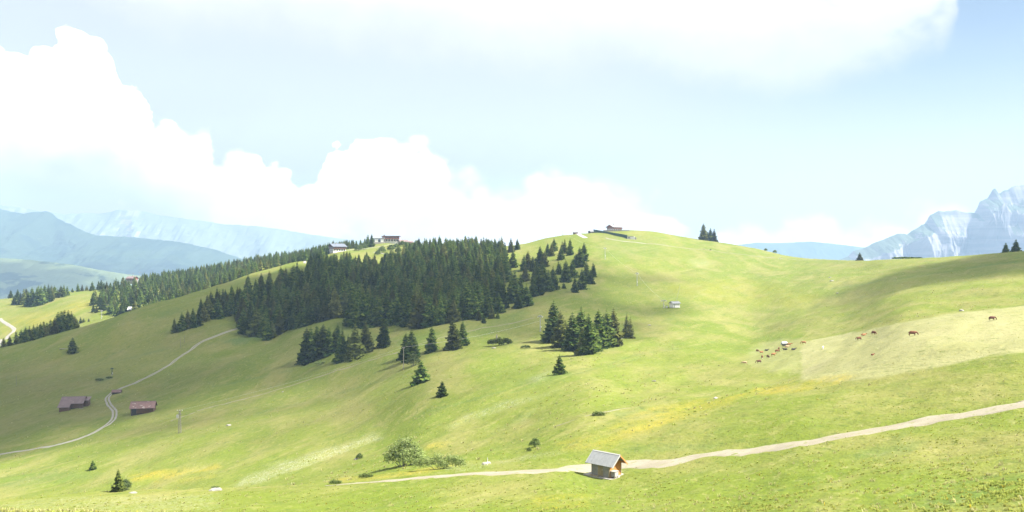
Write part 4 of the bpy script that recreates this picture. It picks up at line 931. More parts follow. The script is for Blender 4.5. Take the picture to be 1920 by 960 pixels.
barn(219, 738, 3.8, 2.8, .9, .8, 10, 'small low shed with rusty roof tucked beside the bend of the track', M_ROOF_RUST, M_DARKWOOD, name='low_shed', cat='shed', over=.4, dz=.1)
barn(249, 583, 7.6, 6.0, 1.6, 2.4, 6, 'far barn with a bright white metal roof at the edge of the far wood', M_BRIGHTROOF, M_DARKWOOD, ymin=800, dz=.2)
barn(1265, 577, 4.6, 3.6, 2.9, .9, 24, 'small white lift hut with grey roof on the bright slope', M_SHEET, M_WHITE, name='lift_hut', cat='hut', over=.6, stone=False, dz=-.1)
barn(1108, 437, 4.2, 4, 1.6, .9, 30, 'tiny grey shed at the left end of the green retaining fence', M_SHEET, M_DARKPLANK, name='garden_shed', cat='shed', ymin=600, over=.3)
barn(1079, 438.5, 4.6, 3.4, 1.8, .7, 10, 'tiny brown lift hut on the left summit skyline above the pale ramp', M_SHEET, M_DARKWOOD, name='summit_hut', cat='hut', ymin=600, over=.3)

def windows(e, wall_y, xs, zs, w, h, mat=M_GLASS, face='-y', frame=M_WHITE, at=0):
    for z in zs:
        for x_ in xs:
            if face == '-y': f = MB().box(x_ - w / 2 - .12, x_ + w / 2 + .12, wall_y - .08, wall_y + .02, z - .12, z + h + .12); g = MB().box(x_ - w / 2, x_ + w / 2, wall_y - .12, wall_y - .08, z, z + h)
            else: f = MB().box(wall_y - .08, wall_y + .02, x_ - w / 2 - .12, x_ + w / 2 + .12, z - .12, z + h + .12); g = MB().box(wall_y - .12, wall_y - .08, x_ - w / 2, x_ + w / 2, z, z + h)
            fo = f.done('window', frame, e); g.done('pane', mat, fo)
def chalet(u, v, L, W, H, RH, rz, label, roof, up, low, ymin, over=1.4, name='chalet', cat='chalet', balcony=True, nwin=5, dz=0):
    p = spot(u, v, ymin); e = thing(name, label, cat, p + Vector((0, 0, dz)), R(rz)); x, y = L / 2, W / 2
    MB().box(-x, x, -y, y, -4, H * .48).done('ground_floor', low, e)
    MB().box(-x + .02, x - .02, -y + .02, y - .02, H * .48, H).gable(-x + .02, x - .02, -y + .02, y - .02, H, H + RH * .95).done('upper_wall', up, e)
    k = RH / y; z0, z1 = H - over * k + .2, H + RH + .2
    flat_roof_pair(e, -x - over, x + over, -y - over, y + over, z0, z1, .25, roof)
    MB().box(-x * .1, x * .06, y * .15, y * .4, H + RH * .3, H + RH + 1.3).done('chimney', M_STONE, e)
    xs = [-x + (i + .5) * L / nwin for i in range(nwin)]; ys = [-y + (i + .5) * W / 4 for i in range(4)]
    windows(e, -y, xs, (H * .10,), L / nwin * .45, H * .26, frame=M_DARKWOOD); windows(e, -y, xs, (H * .6,), L / nwin * .4, H * .24)
    windows(e, -x, ys, (H * .10, H * .6), W / 4 * .45, H * .24, face='-x')
    if balcony:
        b = MB().box(-x - .1, x + .1, -y - 1.2, -y, H * .46, H * .50); b.done('balcony_floor', M_DARKWOOD, e)
        b = MB().box(-x - .1, x + .1, -y - 1.25, -y - 1.15, H * .5 + .75, H * .5 + .9)
        for i in range(26): xx = -x + i * L / 25; b.box(xx - .06, xx + .06, -y - 1.22, -y - 1.16, H * .5, H * .5 + .75)
        b.done('railing', M_REDWOOD, e)
    return e
chalet(632, 472, 15.5, 13, 5.6, 3.0, 38, 'large dark timber chalet with slate blue roof and white lower storey on the far ridge', M_BLUEROOF, M_DARKWOOD, M_WHITE, 900, dz=.6)
chalet(1152, 432.5, 12.5, 10, 3.8, 2.3, 36, 'red-brown summit chalet with pale roof above the green fence', M_SHEET, M_REDWOOD, M_WHITE, 700, over=1.1, nwin=4, dz=.3)
chalet(248, 529, 12, 9, 3.4, 2.2, -20, 'purple-roofed chalet half hidden by the far wood on the left', M_ROOF_PURPLE, M_REDWOOD, M_STONE, 1000, over=1.0, nwin=4, dz=6.5)
def restaurant():
    p = at_dist(733, 1128); e = thing('hilltop_restaurant', 'long two-storey red-brown restaurant with flat dark roof on the far hilltop', 'restaurant', p + Vector((0, 0, 2.8)), R(4))
    MB().box(-10.5, 10, -4, 5, -5, 2.9).done('ground_floor', M_WHITE, e); MB().box(-11, 10.5, -4.6, 5, 2.9, 6.2).done('upper_floor', M_REDWOOD, e); MB().box(-12, 12, -6.2, 6, 6.2, 6.75).done('roof', M_DARKPLANK, e)
    MB().box(-9.4, -7.6, 0, 1.6, 6.75, 8.4).done('chimney', M_STONE, e)
    for i in range(6): MB().box(-10.4 + i * 4.1, -10.05 + i * 4.1, -6.0, -5.65, -1, 6.2).done('post', M_DARKWOOD, e)
    windows(e, -4, [-8.5, -5.2, -1.8, 1.6, 5.0, 8.2], (.3,), 2.2, 2.0, frame=M_DARKWOOD); windows(e, -4.6, [-8.5, -5.2, -1.8, 1.6, 5.0, 8.2], (3.7,), 1.8, 1.5)
    MB().box(-11, 10.5, -6.2, -6.05, 3.0, 3.9).done('railing', M_REDWOOD, e)
    q = at_dist(709, 1120); c = thing('terrace_canopy', 'flat white canopy over the terrace at the left end of the restaurant', 'canopy', q + Vector((0, 0, 2.6)), R(2))
    MB().box(-8.2, 8.2, -3.5, 3.5, 4.3, 4.9).done('roof', M_BRIGHTROOF, c); MB().box(-7.8, 7.8, -3.3, 3.3, 3.6, 4.3).done('fascia_board', M_DARKPLANK, c)
    for i in range(5):
        for s in (-3, 3): MB().box(-7.5 + i * 3.7, -7.2 + i * 3.7, s - .15, s + .15, -3, 3.6).done('post', M_WHITE, c)
    for i in range(4): MB().box(-7.1 + i * 3.7, -3.95 + i * 3.7, -3.05, -2.95, -.5, 3.2).done('glass_panel', M_WHITE if i % 2 else M_GLASS, c)
    MB().box(-8, 8, -3.4, 3.4, -4, -.5).done('terrace_floor', M_CONC, c)
    q = at_dist(756, 1124); a = thing('restaurant_annex', 'pair of low gabled annexes with brown roofs at the right end of the restaurant', 'annex', q + Vector((0, 0, 3.6)), R(28))
    MB().box(-5.5, 5.5, -4, 4, -4, 3.2).gable(-5.5, 5.5, -4, 4, 3.2, 5.2).done('wall', M_STONE, a); flat_roof_pair(a, -6.3, 6.3, -5, 5, 2.9, 5.6, .2, M_ROOF_PURPLE)
    MB().box(5.6, 11.5, -5, 2, -4, 2.6).gable(5.6, 11.5, -5, 2, 2.6, 4.0).done('wall', M_REDWOOD, a); flat_roof_pair(a, 5.0, 12.2, -5.8, 2.8, 2.3, 4.35, .2, M_ROOF_PURPLE)
    windows(a, -4, [-3.5, 0, 3.5], (.6,), 1.6, 1.5)
    q = at_dist(751, 1150); m = thing('radio_mast', 'slender red and white mast rising behind the hilltop restaurant', 'mast', q)
    z = 0
    for i in range(8): MB().bar((0, 0, z), (0, 0, z + 2.6), .42 - .035 * i, .42 - .035 * (i + 1)).done('mast_section', M_REDPAINT if i % 2 else M_WHITE, m); z += 2.6
    MB().bar((0, 0, z), (0, 0, z + 2.0), .10).done('antenna', M_STEEL, m)
restaurant()

# green panel fence that retains the summit terrace, with the concrete box at its end
def green_wall():
    A, B = spot(1113, 434, 600), spot(1176, 447.5, 600); d = B - A; L = d.length; e = thing('retaining_fence', 'long dark green panel fence sloping down from the summit chalet', 'fence', A)
    n = 12; s = 6.6 / F * ((A.y + B.y) / 2)
    for i in range(n):
        a, b = d * (i / n) + d.normalized() * .12, d * ((i + 1) / n) - d.normalized() * .12
        q = Vector((-d.y, d.x, 0)).normalized() * .08
        MB().hexa([a - q - Vector((0, 0, 1.2)), b - q - Vector((0, 0, 1.2)), b + q - Vector((0, 0, 1.2)), a + q - Vector((0, 0, 1.2)), a - q + Vector((0, 0, s)), b - q + Vector((0, 0, s)), b + q + Vector((0, 0, s)), a + q + Vector((0, 0, s))]).done('panel', M_GREENPANEL, e)
    for i in range(n + 1): a = d * (i / n); MB().bar(a - Vector((0, 0, 1.2)), a + Vector((0, 0, s + .25)), .14).done('post', M_DARKTEAL, e)
    g = thing('concrete_shelter', 'pale concrete block at the lower right end of the green fence', 'shelter', B + Vector((2.2, 0, 0)), R(-12))
    MB().box(-2.0, 5.2, -1.5, 1.5, -1.5, 2.1).done('wall', M_WHITE, g); MB().box(-2.3, 3.9, -1.8, 1.8, 2.1, 2.5).done('roof', M_CONC, g); MB().box(5.2, 6.8, -.8, .8, -1.5, 1.3).done('side_block', M_CONC, g)
    MB().box(-1.4, .8, -1.56, -1.5, .3, 1.2).done('opening', M_DARKPLANK, g)
green_wall()
def terrace():
    A = spot(1150, 433.5, 700); e = thing('summit_terrace', 'pale stone terrace wall in front of the summit chalet', 'terrace', A + Vector((0, -6, 0)), R(-3))
    MB().box(-11, 16, -.4, .4, -2.5, 1.0).done('retaining_wall', M_STONE, e); MB().box(-11, 16, .4, 7, -2.5, .9).done('terrace_floor', M_CONC, e)
    for i in range(5):
        q = A + Vector((12 + i * 3.2, -2.5 - .3 * i, .9)); t_ = thing('parasol', f'closed pale parasol, {ORD[i]} from the left on the summit terrace' if i else 'closed pale parasol nearest the summit chalet', 'parasol', q, 0, 'parasols on the summit terrace')
        MB().bar((0, 0, -.2), (0, 0, 2.2), .04).done('pole', M_STEEL, t_); MB().bar((0, 0, 1.1), (0, 0, 2.3), .24, .04, 8).done('canopy', M_REDWOOD if i in (1, 3) else M_CONC, t_)
terrace()

# ------------------------------------------------------------------ lift pylons, poles and the power line
def pylon(u, vb, vt, label, ymin=0, group='pylons of the drag lift', mat=M_STEEL, arm=1.0, rz=25, name='lift_pylon'):
    p = spot(u, vb, ymin); h = (vb - vt) / F * p.y; e = thing(name, label, 'pylon', p - Vector((0, 0, .2)), R(rz), group)
    MB().box(-.5, .5, -.5, .5, -.6, .35).done('footing', M_CONC, e)
    MB().bar((0, 0, 0), (0, 0, h), .23, .16, 8).done('mast', mat, e); MB().box(-arm, arm, -.13, .13, h * .90, h * .90 + .3).done('cross_arm', mat, e)
    for s in (-1, 1):
        for k in (-.45, .45): MB().bar((s * arm, k - .2, h * .90 - .1), (s * arm, k + .2, h * .90 - .1), .18, .18, 8).done('pulley_wheel', M_WHITE if mat is M_STEEL else mat, e)
    MB().box(-arm * .7, arm * .7, -.5, .5, h * .96, h * .96 + .1).done('service_platform', mat, e)
    MB().box(.2, .45, -.2, .2, h * .25, h * .34).done('number_plate', M_WHITE, e)
    return p + Vector((0, 0, h * .9))
P1 = pylon(1244.5, 577.5, 562, 'short lift pylon left of the white lift hut', arm=1.6)
P2 = pylon(1194.5, 536, 510, 'white lift pylon midway up the bright slope', arm=1.15)
P3 = pylon(1134.5, 486, 463, 'pale lift pylon highest on the slope below the summit fence', arm=1.15)
P4 = pylon(1055, 441, 432.5, 'small lift mast on the summit skyline left of the brown hut', ymin=600, arm=1.5)
pylon(1013, 621, 590, 'weathered lift pylon at the left edge of the tall sunlit clump', group='', mat=M_STEEL, arm=1.1, rz=-20)
pylon(340, 553, 539, 'lift pylon on the left skyline crest above the barns', group='pylons on the left crest', arm=1.2, rz=60)
pylon(392, 536, 526, 'shorter lift pylon further up the left skyline crest', group='pylons on the left crest', arm=1.3, rz=60)
pylon(190.5, 598, 581, 'lift pylon low in the gap beside the far wood', group='pylons on the left crest', arm=1.0, rz=60, ymin=740)
pylon(210, 703, 689, 'dark teal pylon on the left slope above the track', group='', mat=M_DARKTEAL, arm=.6, rz=10)
for k, (u, vt) in enumerate([(243, 514), (250, 512), (262, 510)]): 
    p = at_dist(u, 1235); h = (480 - vt) / F * 1235 - p.z; e = thing('lift_mast', ['left', 'middle', 'right'][k] + ' of the three thin masts by the purple-roofed chalet', 'mast', p, 0, 'masts by the purple-roofed chalet')
    MB().bar((0, 0, 0), (0, 0, h), .22, .15).done('mast', M_STEEL, e); MB().box(-2.2, 2.2, -.2, .2, h - .5, h - .1).done('cross_arm', M_STEEL, e)
def pole(u, vb, vt, label, r=.11, mat=M_POLEWOOD, ymin=0, lean=0.0, name='wooden_pole', insul=True):
    p = spot(u, vb, ymin); h = (vb - vt) / F * p.y; e = thing(name, label, 'pole', p - Vector((0, 0, .2)))
    MB().bar((0, 0, 0), (lean * h, 0, h), r, r * .7, 8).done('shaft', mat, e)
    if insul:
        MB().box(lean * h - .5, lean * h + .5, -.05, .05, h - .45, h - .33).done('cross_arm', mat, e)
        for s in (-.42, .42): MB().bar((lean * h + s, 0, h - .33), (lean * h + s, 0, h - .15), .05).done('insulator', M_WHITE, e)
    return p + Vector((0, 0, h - .2))
W1 = pole(756.5, 694, 650, 'tall wooden pole standing left of the trio of spruces', r=.15)
W0 = pole(30.5, 723, 703, 'thin pale pole alone at the far left of the shaded slope', insul=False)
pole(338.5, 653, 632, 'left of two thin pale poles above the track', insul=False); pole(346, 643, 628, 'right, shorter of two thin pale poles above the track', insul=False)
def snow_lance():
    p = spot(1267, 572); e = thing('snow_lance', 'thin pale leaning lance rising behind the white lift hut', 'snow lance', p + Vector((0, 1.5, 0)))
    h = 36 / F * p.y; MB().bar((0, 0, 0), (h * .24, 0, h), .08, .05).done('lance', M_RIM, e); MB().bar((h * .24, 0, h), (h * .25, 0, h + .4), .1).done('nozzle', M_STEEL, e)
    p = spot(1250, 577); e = thing('control_box', 'little white box between the short pylon and the lift hut', 'box', p); MB().box(-.5, .5, -.4, .4, -.3, 1.0).done('housing', M_WHITE, e); MB().box(-.58, .58, -.48, .48, 1.0, 1.08).done('lid', M_STEEL, e)
snow_lance()
def lattice():
    p = spot(337, 812); h = 43 / F * p.y; e = thing('lattice_pole', 'slim steel lattice power pole right of the rusty-roofed barn', 'pylon', p - Vector((0, 0, .2)))
    cs = [(-.45, -.45), (.45, -.45), (.45, .45), (-.45, .45)]
    for a in cs: MB().bar((*a, 0), (a[0] * .45, a[1] * .45, h), .06).done('leg', M_POLEWOOD, e)
    b = MB(); n = 11
    for i in range(n):
        s0, s1 = 1 - .55 * i / n, 1 - .55 * (i + 1) / n; z0, z1 = h * i / n, h * (i + 1) / n
        for k in range(4): a, c = cs[k], cs[(k + 1) % 4]; b.bar((a[0] * s0, a[1] * s0, z0), (c[0] * s1, c[1] * s1, z1), .035, n=4)
    tag(b.done('bracing', M_POLEWOOD, e), 'criss-cross steel bracing', kind='stuff')
    for z in (h, h * .86): MB().box(-1.0, 1.0, -.08, .08, z - .15, z).done('cross_arm', M_POLEWOOD, e)
    for s in (-.9, 0, .9): MB().bar((s, 0, h), (s, 0, h + .3), .07).done('insulator', M_WHITE, e)
    MB().box(-1.1, -.3, -.5, .2, h * .70, h * .82).done('transformer', M_RIM, e)
    return p + Vector((0, 0, h))
W2 = lattice()
def cable(pts, label, sag=.015, r=.03, mat=M_STEEL):
    b = MB()
    for a, c in zip(pts[:-1], pts[1:]):
        prev = Vector(a); L = (Vector(c) - prev).length
        for i in range(1, 13):
            t_ = i / 12; q = Vector(a).lerp(Vector(c), t_) - Vector((0, 0, 4 * sag * L * t_ * (1 - t_))); b.bar(prev, q, r, n=4); prev = q
    tag(b.done('cable', mat), label, 'cable')
cable([P1, P2, P3, P4], 'thin steel lift cable climbing from the white hut to the summit')
cable([W2, W1], 'power line from the lattice pole to the tall wooden pole', r=.02)
cable([W1, spot(1013, 621) + Vector((0, 0, 5))], 'faint line running right from the wooden pole to the weathered pylon', r=.035, mat=M_RIM)

# ------------------------------------------------------------------ paths laid over the meadow
bvh = None
def ribbon(name, pix, width, mat, label, lift=.05, off=0.0, ymin=0, seg=1.2, rough=.25, kind='structure', start_w=None, pts3=None):
    P = pts3 or [spot(u, v, ymin) for u, v in pix]
    # Catmull-Rom through the surveyed points, resampled
    Q = []
    for i in range(len(P) - 1):
        p0, p1, p2, p3 = P[max(i - 1, 0)], P[i], P[i + 1], P[min(i + 2, len(P) - 1)]; n = max(2, int((p2 - p1).length / seg))
        for k in range(n):
            t = k / n; Q.append(0.5 * ((2 * p1) + (p2 - p0) * t + (2 * p0 - 5 * p1 + 4 * p2 - p3) * t * t + (3 * p1 - p0 - 3 * p2 + p3) * t ** 3))
    Q.append(P[-1]); Q = np.array([(q.x, q.y) for q in Q]); d = np.gradient(Q, axis=0); d /= np.linalg.norm(d, axis=1)[:, None] + 1e-9; N = np.stack([-d[:, 1], d[:, 0]], 1)
    s = np.arange(len(Q)); wl = width / 2 * (np.ones(len(Q)) if start_w is None else np.interp(s / len(Q), *start_w))
    wa = wl * (1 + rough * fbm(s * seg / 3.0 + off * 9, s * 0 + 1.7, 3)); wb = wl * (1 + rough * fbm(s * seg / 3.0, s * 0 + 9.1 + off, 3)); K = 9; V = []
    for k in range(K):
        t = k / (K - 1); o = off - wa + (wa + wb) * t; x = Q[:, 0] + N[:, 0] * o; y = Q[:, 1] + N[:, 1] * o
        z = height(x, y) + (lift if 0 < k < K - 1 else -0.04 - lift); V.append(np.stack([x, y, z], 1))
    V = np.stack(V, 1).reshape(-1, 3); n = len(Q); ii = np.arange(n * K).reshape(n, K)
    q = np.stack([ii[:-1, :-1], ii[:-1, 1:], ii[1:, 1:], ii[1:, :-1]], -1).reshape(-1, 4)
    if np.cross(V[q[0, 1]] - V[q[0, 0]], V[q[0, 3]] - V[q[0, 0]])[2] < 0: q = q[:, ::-1]
    return np_mesh(name, V, q, True)
def path_mat(name, a, b, g, grass=.62):
    m, t, bs, o = new_mat(name); P = t.n.new('ShaderNodeNewGeometry').outputs['Position']; bs.inputs['Roughness'].default_value = 1.0
    n = t.noise(P, 1.1, 6, 0.65); c = t.mix(t.step(t.noise(P, .25, 4, .6), .4, .62), a, b); c = t.mix(t.step(t.noise(P, 7, 3, .7), .5, .7), c, tuple(x * .8 for x in a))
    c = t.mix(t.m('MULTIPLY', t.step(n, grass, grass + .1), .8), c, g); t.l.new(c, bs.inputs['Base Color'])
    t.l.new(t.node('ShaderNodeBump', {'Height': t.noise(P, 5, 4, .7), 'Strength': .5, 'Distance': .12}).outputs[0], bs.inputs['Normal']); return m
M_PATH = path_mat('beige_dirt', (0.265, 0.24, 0.18), (0.225, 0.20, 0.145), (0.17, 0.18, 0.06), .55); M_GRAVEL = path_mat('pale_gravel', (0.27, 0.255, 0.22), (0.24, 0.225, 0.195), (0.17, 0.16, 0.08), .68)
M_TRAIL = path_mat('trodden_grass', (0.20, 0.185, 0.12), (0.18, 0.17, 0.10), (0.13, 0.14, 0.05), .5)
me = ribbon('dirt_path', [(2100, 712), (2010, 735), (1920, 760), (1860, 769), (1800, 780), (1740, 790), (1700, 798), (1640, 807), (1560, 821), (1500, 832), (1450, 840), (1400, 847), (1350, 851), (1300, 858), (1260, 866), (1210, 870), (1170, 871), (1140, 873), (1100, 878), (1050, 881), (1000, 884), (940, 887), (880, 889), (820, 893), (760, 899), (690, 905), (650, 908), (610, 911)],
            4.6, M_PATH, '', rough=.45, start_w=([0, .3, .5, .72, .80, .88, 1], [.9, 1.05, 1.2, 1.25, .8, .4, .06]), lift=.06)
tag(link('dirt_path', me, mat=M_PATH), 'beige dirt path crossing the near slope behind the hut', kind='structure')
TR = [(470, 605), (445, 616), (400, 632), (370, 646), (345, 664), (320, 683), (290, 700), (258, 716), (225, 729), (209, 738), (201, 747), (204, 757), (212, 767), (215, 776), (211, 788), (192, 802), (150, 822), (100, 836), (40, 846), (0, 852), (-60, 857)]
for o_ in (-.72, .72):
    me = ribbon('gravel_track', TR, 1.05, M_GRAVEL, '', lift=.09, off=o_, rough=.35, seg=1.5); tag(link('gravel_track', me, mat=M_GRAVEL), 'pale twin-rut track winding past the barns', kind='structure')
for pix, w_, ym in (([(0, 597), (12, 607), (22, 613), (27, 618), (22, 624), (15, 630), (13, 636)], 4.5, 740), ([(0, 637), (2, 641), (4, 645), (6, 649)], 4.0, 770)):
    me = ribbon('far_road', pix, w_, M_GRAVEL, '', lift=.15, ymin=ym, seg=4); tag(link('far_road', me, mat=M_GRAVEL), 'white road curling down the far left meadow', kind='structure')
for pix, w_, ym in (([(320, 790), (400, 762), (470, 745), (540, 725), (600, 706), (680, 680), (745, 661), (800, 641), (900, 616), (1000, 596)], 1.3, 0), ([(1138, 448), (1160, 451), (1185, 454), (1212, 457), (1260, 462), (1320, 468), (1400, 478), (1460, 484), (1520, 488), (1600, 487.5)], 2.4, 0),
                    ([(1040, 800), (1100, 780), (1180, 765)], .8, 0)):
    me = ribbon('foot_trail', pix, w_, M_TRAIL, '', lift=.06, ymin=ym, seg=2.5, rough=.6); tag(link('foot_trail', me, mat=M_TRAIL), 'faint trodden trail across the grass', kind='structure')
me = ribbon('summit_track', [(1136, 446), (1150, 449.5), (1175, 453), (1212, 457)], 1.9, M_GRAVEL, '', lift=.12, seg=3); tag(link('summit_track', me, mat=M_GRAVEL), 'short white track below the green fence', kind='structure')
me = ribbon('pale_ramp', [(1082, 438.5), (1087, 440.5), (1092, 443), (1099, 446.5)], 5.0, M_CONC, '', lift=.2, seg=3, rough=.1); tag(link('pale_ramp', me, mat=M_RIM), 'pale grey ramp below the summit hut', kind='structure')
me = ribbon('restaurant_track', [(640, 472), (665, 468), (690, 466), (715, 462), (745, 457)], 2.6, M_GRAVEL, '', lift=.15, seg=4, ymin=900); tag(link('restaurant_track', me, mat=M_GRAVEL), 'pale track climbing from the far chalet to the restaurant', kind='structure')
me = ribbon('lower_hilltop_track', [(700, 473), (715, 474.5), (727, 477), (733, 480)], 2.4, M_GRAVEL, '', lift=.15, seg=4, ymin=800); tag(link('lower_hilltop_track', me, mat=M_GRAVEL), 'short pale track below the restaurant', kind='structure')
me = ribbon('chalet_drive', [(571, 494), (573, 488), (575, 484)], 3, M_GRAVEL, '', lift=.15, seg=4, ymin=700); tag(link('chalet_drive', me, mat=M_GRAVEL), 'pale bend of track at the left edge of the chalet wood', kind='structure')

# ------------------------------------------------------------------ rocks
def rock_mesh(seed):
    g = np.random.default_rng(seed); bm = bmesh.new(); bmesh.ops.create_icosphere(bm, subdivisions=2, radius=1)
    for v in bm.verts:
        c = v.co; k = 1 + .25 * math.sin(c.x * 3 + seed) * math.cos(c.y * 4 + seed) + g.uniform(-.10, .10); v.co = Vector((c.x * k, c.y * k * .8, max(c.z, -.4) * k * .6))
    me = bpy.data.meshes.new('rock'); bm.to_mesh(me); bm.free(); me.materials.append(M_STONE); return me
RK = [rock_mesh(i) for i in range(3)]
for i, (u, v, s, lab) in enumerate([(404, 920, .9, 'flat pale slab beside the low dark bush on the near crest'), (668, 861, .7, 'pale rock touching the tiny dark bush on the flowery slope'), (429, 798, .9, 'pale boulder alone in the middle of the shaded slope'),
        (1227, 715, .7, 'small white stone on the bright slope below the sunlit clump'), (250, 925, .5, 'small pale stone just right of the lower left spruce'), (1218, 610, .9, 'white stone right of the tall sunlit clump'), (1463, 485, 1.3, 'white boulder beside the trail near the saddle'),
        (1556, 520.5, 1.1, 'dark-topped rock in the cloud shade right of the saddle, upper of two'), (1560, 527, 1.5, 'white flat rock in the cloud shade right of the saddle, lower of two'), (1571, 550, .9, 'pale rock lowest below the saddle shade'), (1803, 583, .9, 'flat pale stone at the upper edge of the hay field'),
        (926, 653, 1.0, 'pale rubble in front of the dark thicket'), (1342, 747, .6, 'bluish stone in the band of yellow flowers'), (1162, 635, 1.1, 'pale stones at the right foot of the sunlit clump'), (530, 735, .6, 'small pale stone on the lower trail'), (912, 870, .7, 'flat white stone below the small white post')]):
    p = spot(u, v); o = link('rock', RK[i % 3]); o.location = p + Vector((0, 0, s * .05)); o.scale = (s, s, s * .7); o.rotation_euler = (0, 0, i * 1.7); tag(o, lab, 'rock')
p = spot(914, 872); e = thing('marker_post', 'short white marker post in the grass above the path', 'post', p); MB().bar((0, 0, -.1), (0, 0, 1.0), .05).done('post', M_WHITE, e); MB().bar((0, 0, 1.0), (0, 0, 1.1), .06).done('cap', M_STEEL, e)
p = spot(931, 640); e = thing('dead_stump', 'silvery broken stump sticking out of the dark thicket', 'stump', p); MB().bar((0, 0, -.2), (.1, 0, 2.6), .5, .25, 9).bar((.1, 0, 2.6), (.2, 0, 3.3), .25, .03, 5).done('stump', M_GREYBARK, e)
p = spot(118, 655); e = thing('fallen_log', 'weathered fallen log left of the lone dark spruce on the slope', 'log', p, R(12)); MB().bar((-2, 0, .25), (3.2, 0, .3), .3, .2, 8).done('log', M_GREYBARK, e)

# ------------------------------------------------------------------ cattle
def skin_body(name, verts, edges, radii, mat, root=0, sub=1):
    me = bpy.data.meshes.new(name); me.from_pydata(verts, edges, []); o = bpy.data.objects.new(name, me); COL.objects.link(o)
    sk = o.modifiers.new('skin', 'SKIN'); 
    for i, v in enumerate(o.data.skin_vertices[0].data): v.radius = radii[i] if isinstance(radii[i], tuple) else (radii[i], radii[i]); v.use_root = (i == root)
    ss = o.modifiers.new('sub', 'SUBSURF'); ss.levels = sub; ss.render_levels = sub
    dg = bpy.context.evaluated_depsgraph_get(); m2 = bpy.data.meshes.new_from_object(o.evaluated_get(dg)); m2.name = name
    bpy.data.objects.remove(o); m2.materials.clear(); m2.materials.append(mat)
    for p_ in m2.polygons: p_.use_smooth = True
    return m2
def cow_mesh(pose, mat):
    if pose == 'graze':
        hd = [(1.05, 0, 1.15), (1.35, 0, .80), (1.55, 0, .42), (1.68, 0, .14)]
    elif pose == 'stand': hd = [(1.05, 0, 1.20), (1.38, 0, 1.38), (1.62, 0, 1.38), (1.88, 0, 1.20)]
    else: hd = [(1.0, 0, .75), (1.28, 0, .98), (1.50, 0, 1.0), (1.75, 0, .84)]
    V = [(-.75, 0, 1.02), (-.1, 0, .95), (.55, 0, .98)] ; Rr = [(.31, .40), (.38, .47), (.33, .43)]
    if pose == 'lie': V = [(-.75, 0, .52), (-.1, 0, .50), (.55, 0, .52)]; Rr = [(.36, .34), (.42, .40), (.34, .36)]
    V += hd; Rr += [(.17, .22), (.14, .18), (.13, .14), (.085, .085)]; E = [(0, 1), (1, 2), (2, 3), (3, 4), (4, 5), (5, 6)]
    def limb(root, pts, rr):
        a = root
        for p_, r_ in zip(pts, rr): V.append(p_); Rr.append(r_); E.append((a, len(V) - 1)); a = len(V) - 1
    for s in (-1, 1):
        if pose == 'lie':
            limb(0, [(-.55, s * .40, .26), (-.15, s * .46, .12)], [.16, .07]); limb(2, [(.70, s * .28, .22), (.98, s * .26, .09)], [.12, .06])
        else:
            limb(0, [(-.72, s * .20, .78), (-.86, s * .20, .48), (-.80, s * .20, .06)], [.15, .075, .065]); limb(2, [(.58, s * .19, .70), (.60, s * .18, .40), (.58, s * .18, .06)], [.13, .07, .065])
        e0 = 4; b = V[5]
        limb(5, [(b[0] - .08, s * .20, b[2] + .09)], [.035])                     # ears
    limb(0, [(-1.04, 0, V[0][2] + .05), (-1.12, 0, V[0][2] - .35), (-1.10, 0, V[0][2] - .62)], [.05, .035, .05])
    return skin_body('body', V, E, Rr, mat, 1)
COAT = {'brown': plain('brown_coat', (0.155, 0.058, 0.03), noise=.25), 'dark': plain('dark_brown_coat', (0.115, 0.045, 0.03), noise=.25), 'tan': plain('orange_tan_coat', (0.30, 0.14, 0.06), noise=.2), 'pale': plain('cream_coat', (0.40, 0.28, 0.17), noise=.15),
        'white': plain('white_coat', (0.66, 0.64, 0.60), noise=.1), 'black': plain('black_coat', (0.035, 0.032, 0.03), noise=.2)}
M_HORN = plain('horn', (0.45, 0.38, 0.28)); _cow = {}
def cow(u, v, coat, pose, rz, label, face=None, k=1.0):
    key = (coat, pose)
    if key not in _cow: _cow[key] = cow_mesh(pose, COAT[coat])
    p = spot(u, v); e = thing('cow', label, 'cow', p, R(rz), 'cattle grazing on the right-hand slope'); k *= .74; e.scale = (k, k, k); link('body', _cow[key], e)
    hz = {'graze': (1.62, .28), 'stand': (1.78, 1.27), 'lie': (1.64, .90)}[pose]; dx, dz = {'graze': (.10, -.20), 'stand': (.17, -.12), 'lie': (.16, -.10)}[pose]
    if face: MB().bar((hz[0] - dx * .7, 0, hz[1] - dz * .7), (hz[0] + dx * .75, 0, hz[1] + dz * .75), .125, .095, 8).done('face', COAT['white'], e)
    for s in (-1, 1): MB().bar((hz[0] - dx - .07, s * .07, hz[1] - dz + .07), (hz[0] - dx - .02, s * .20, hz[1] - dz + .23), .028, .01, 5).done('horn', M_HORN, e)
    if pose != 'lie': MB().bar((-.45, 0, .82), (-.45, 0, .62), .13, .09, 8).done('udder', COAT['pale'], e)
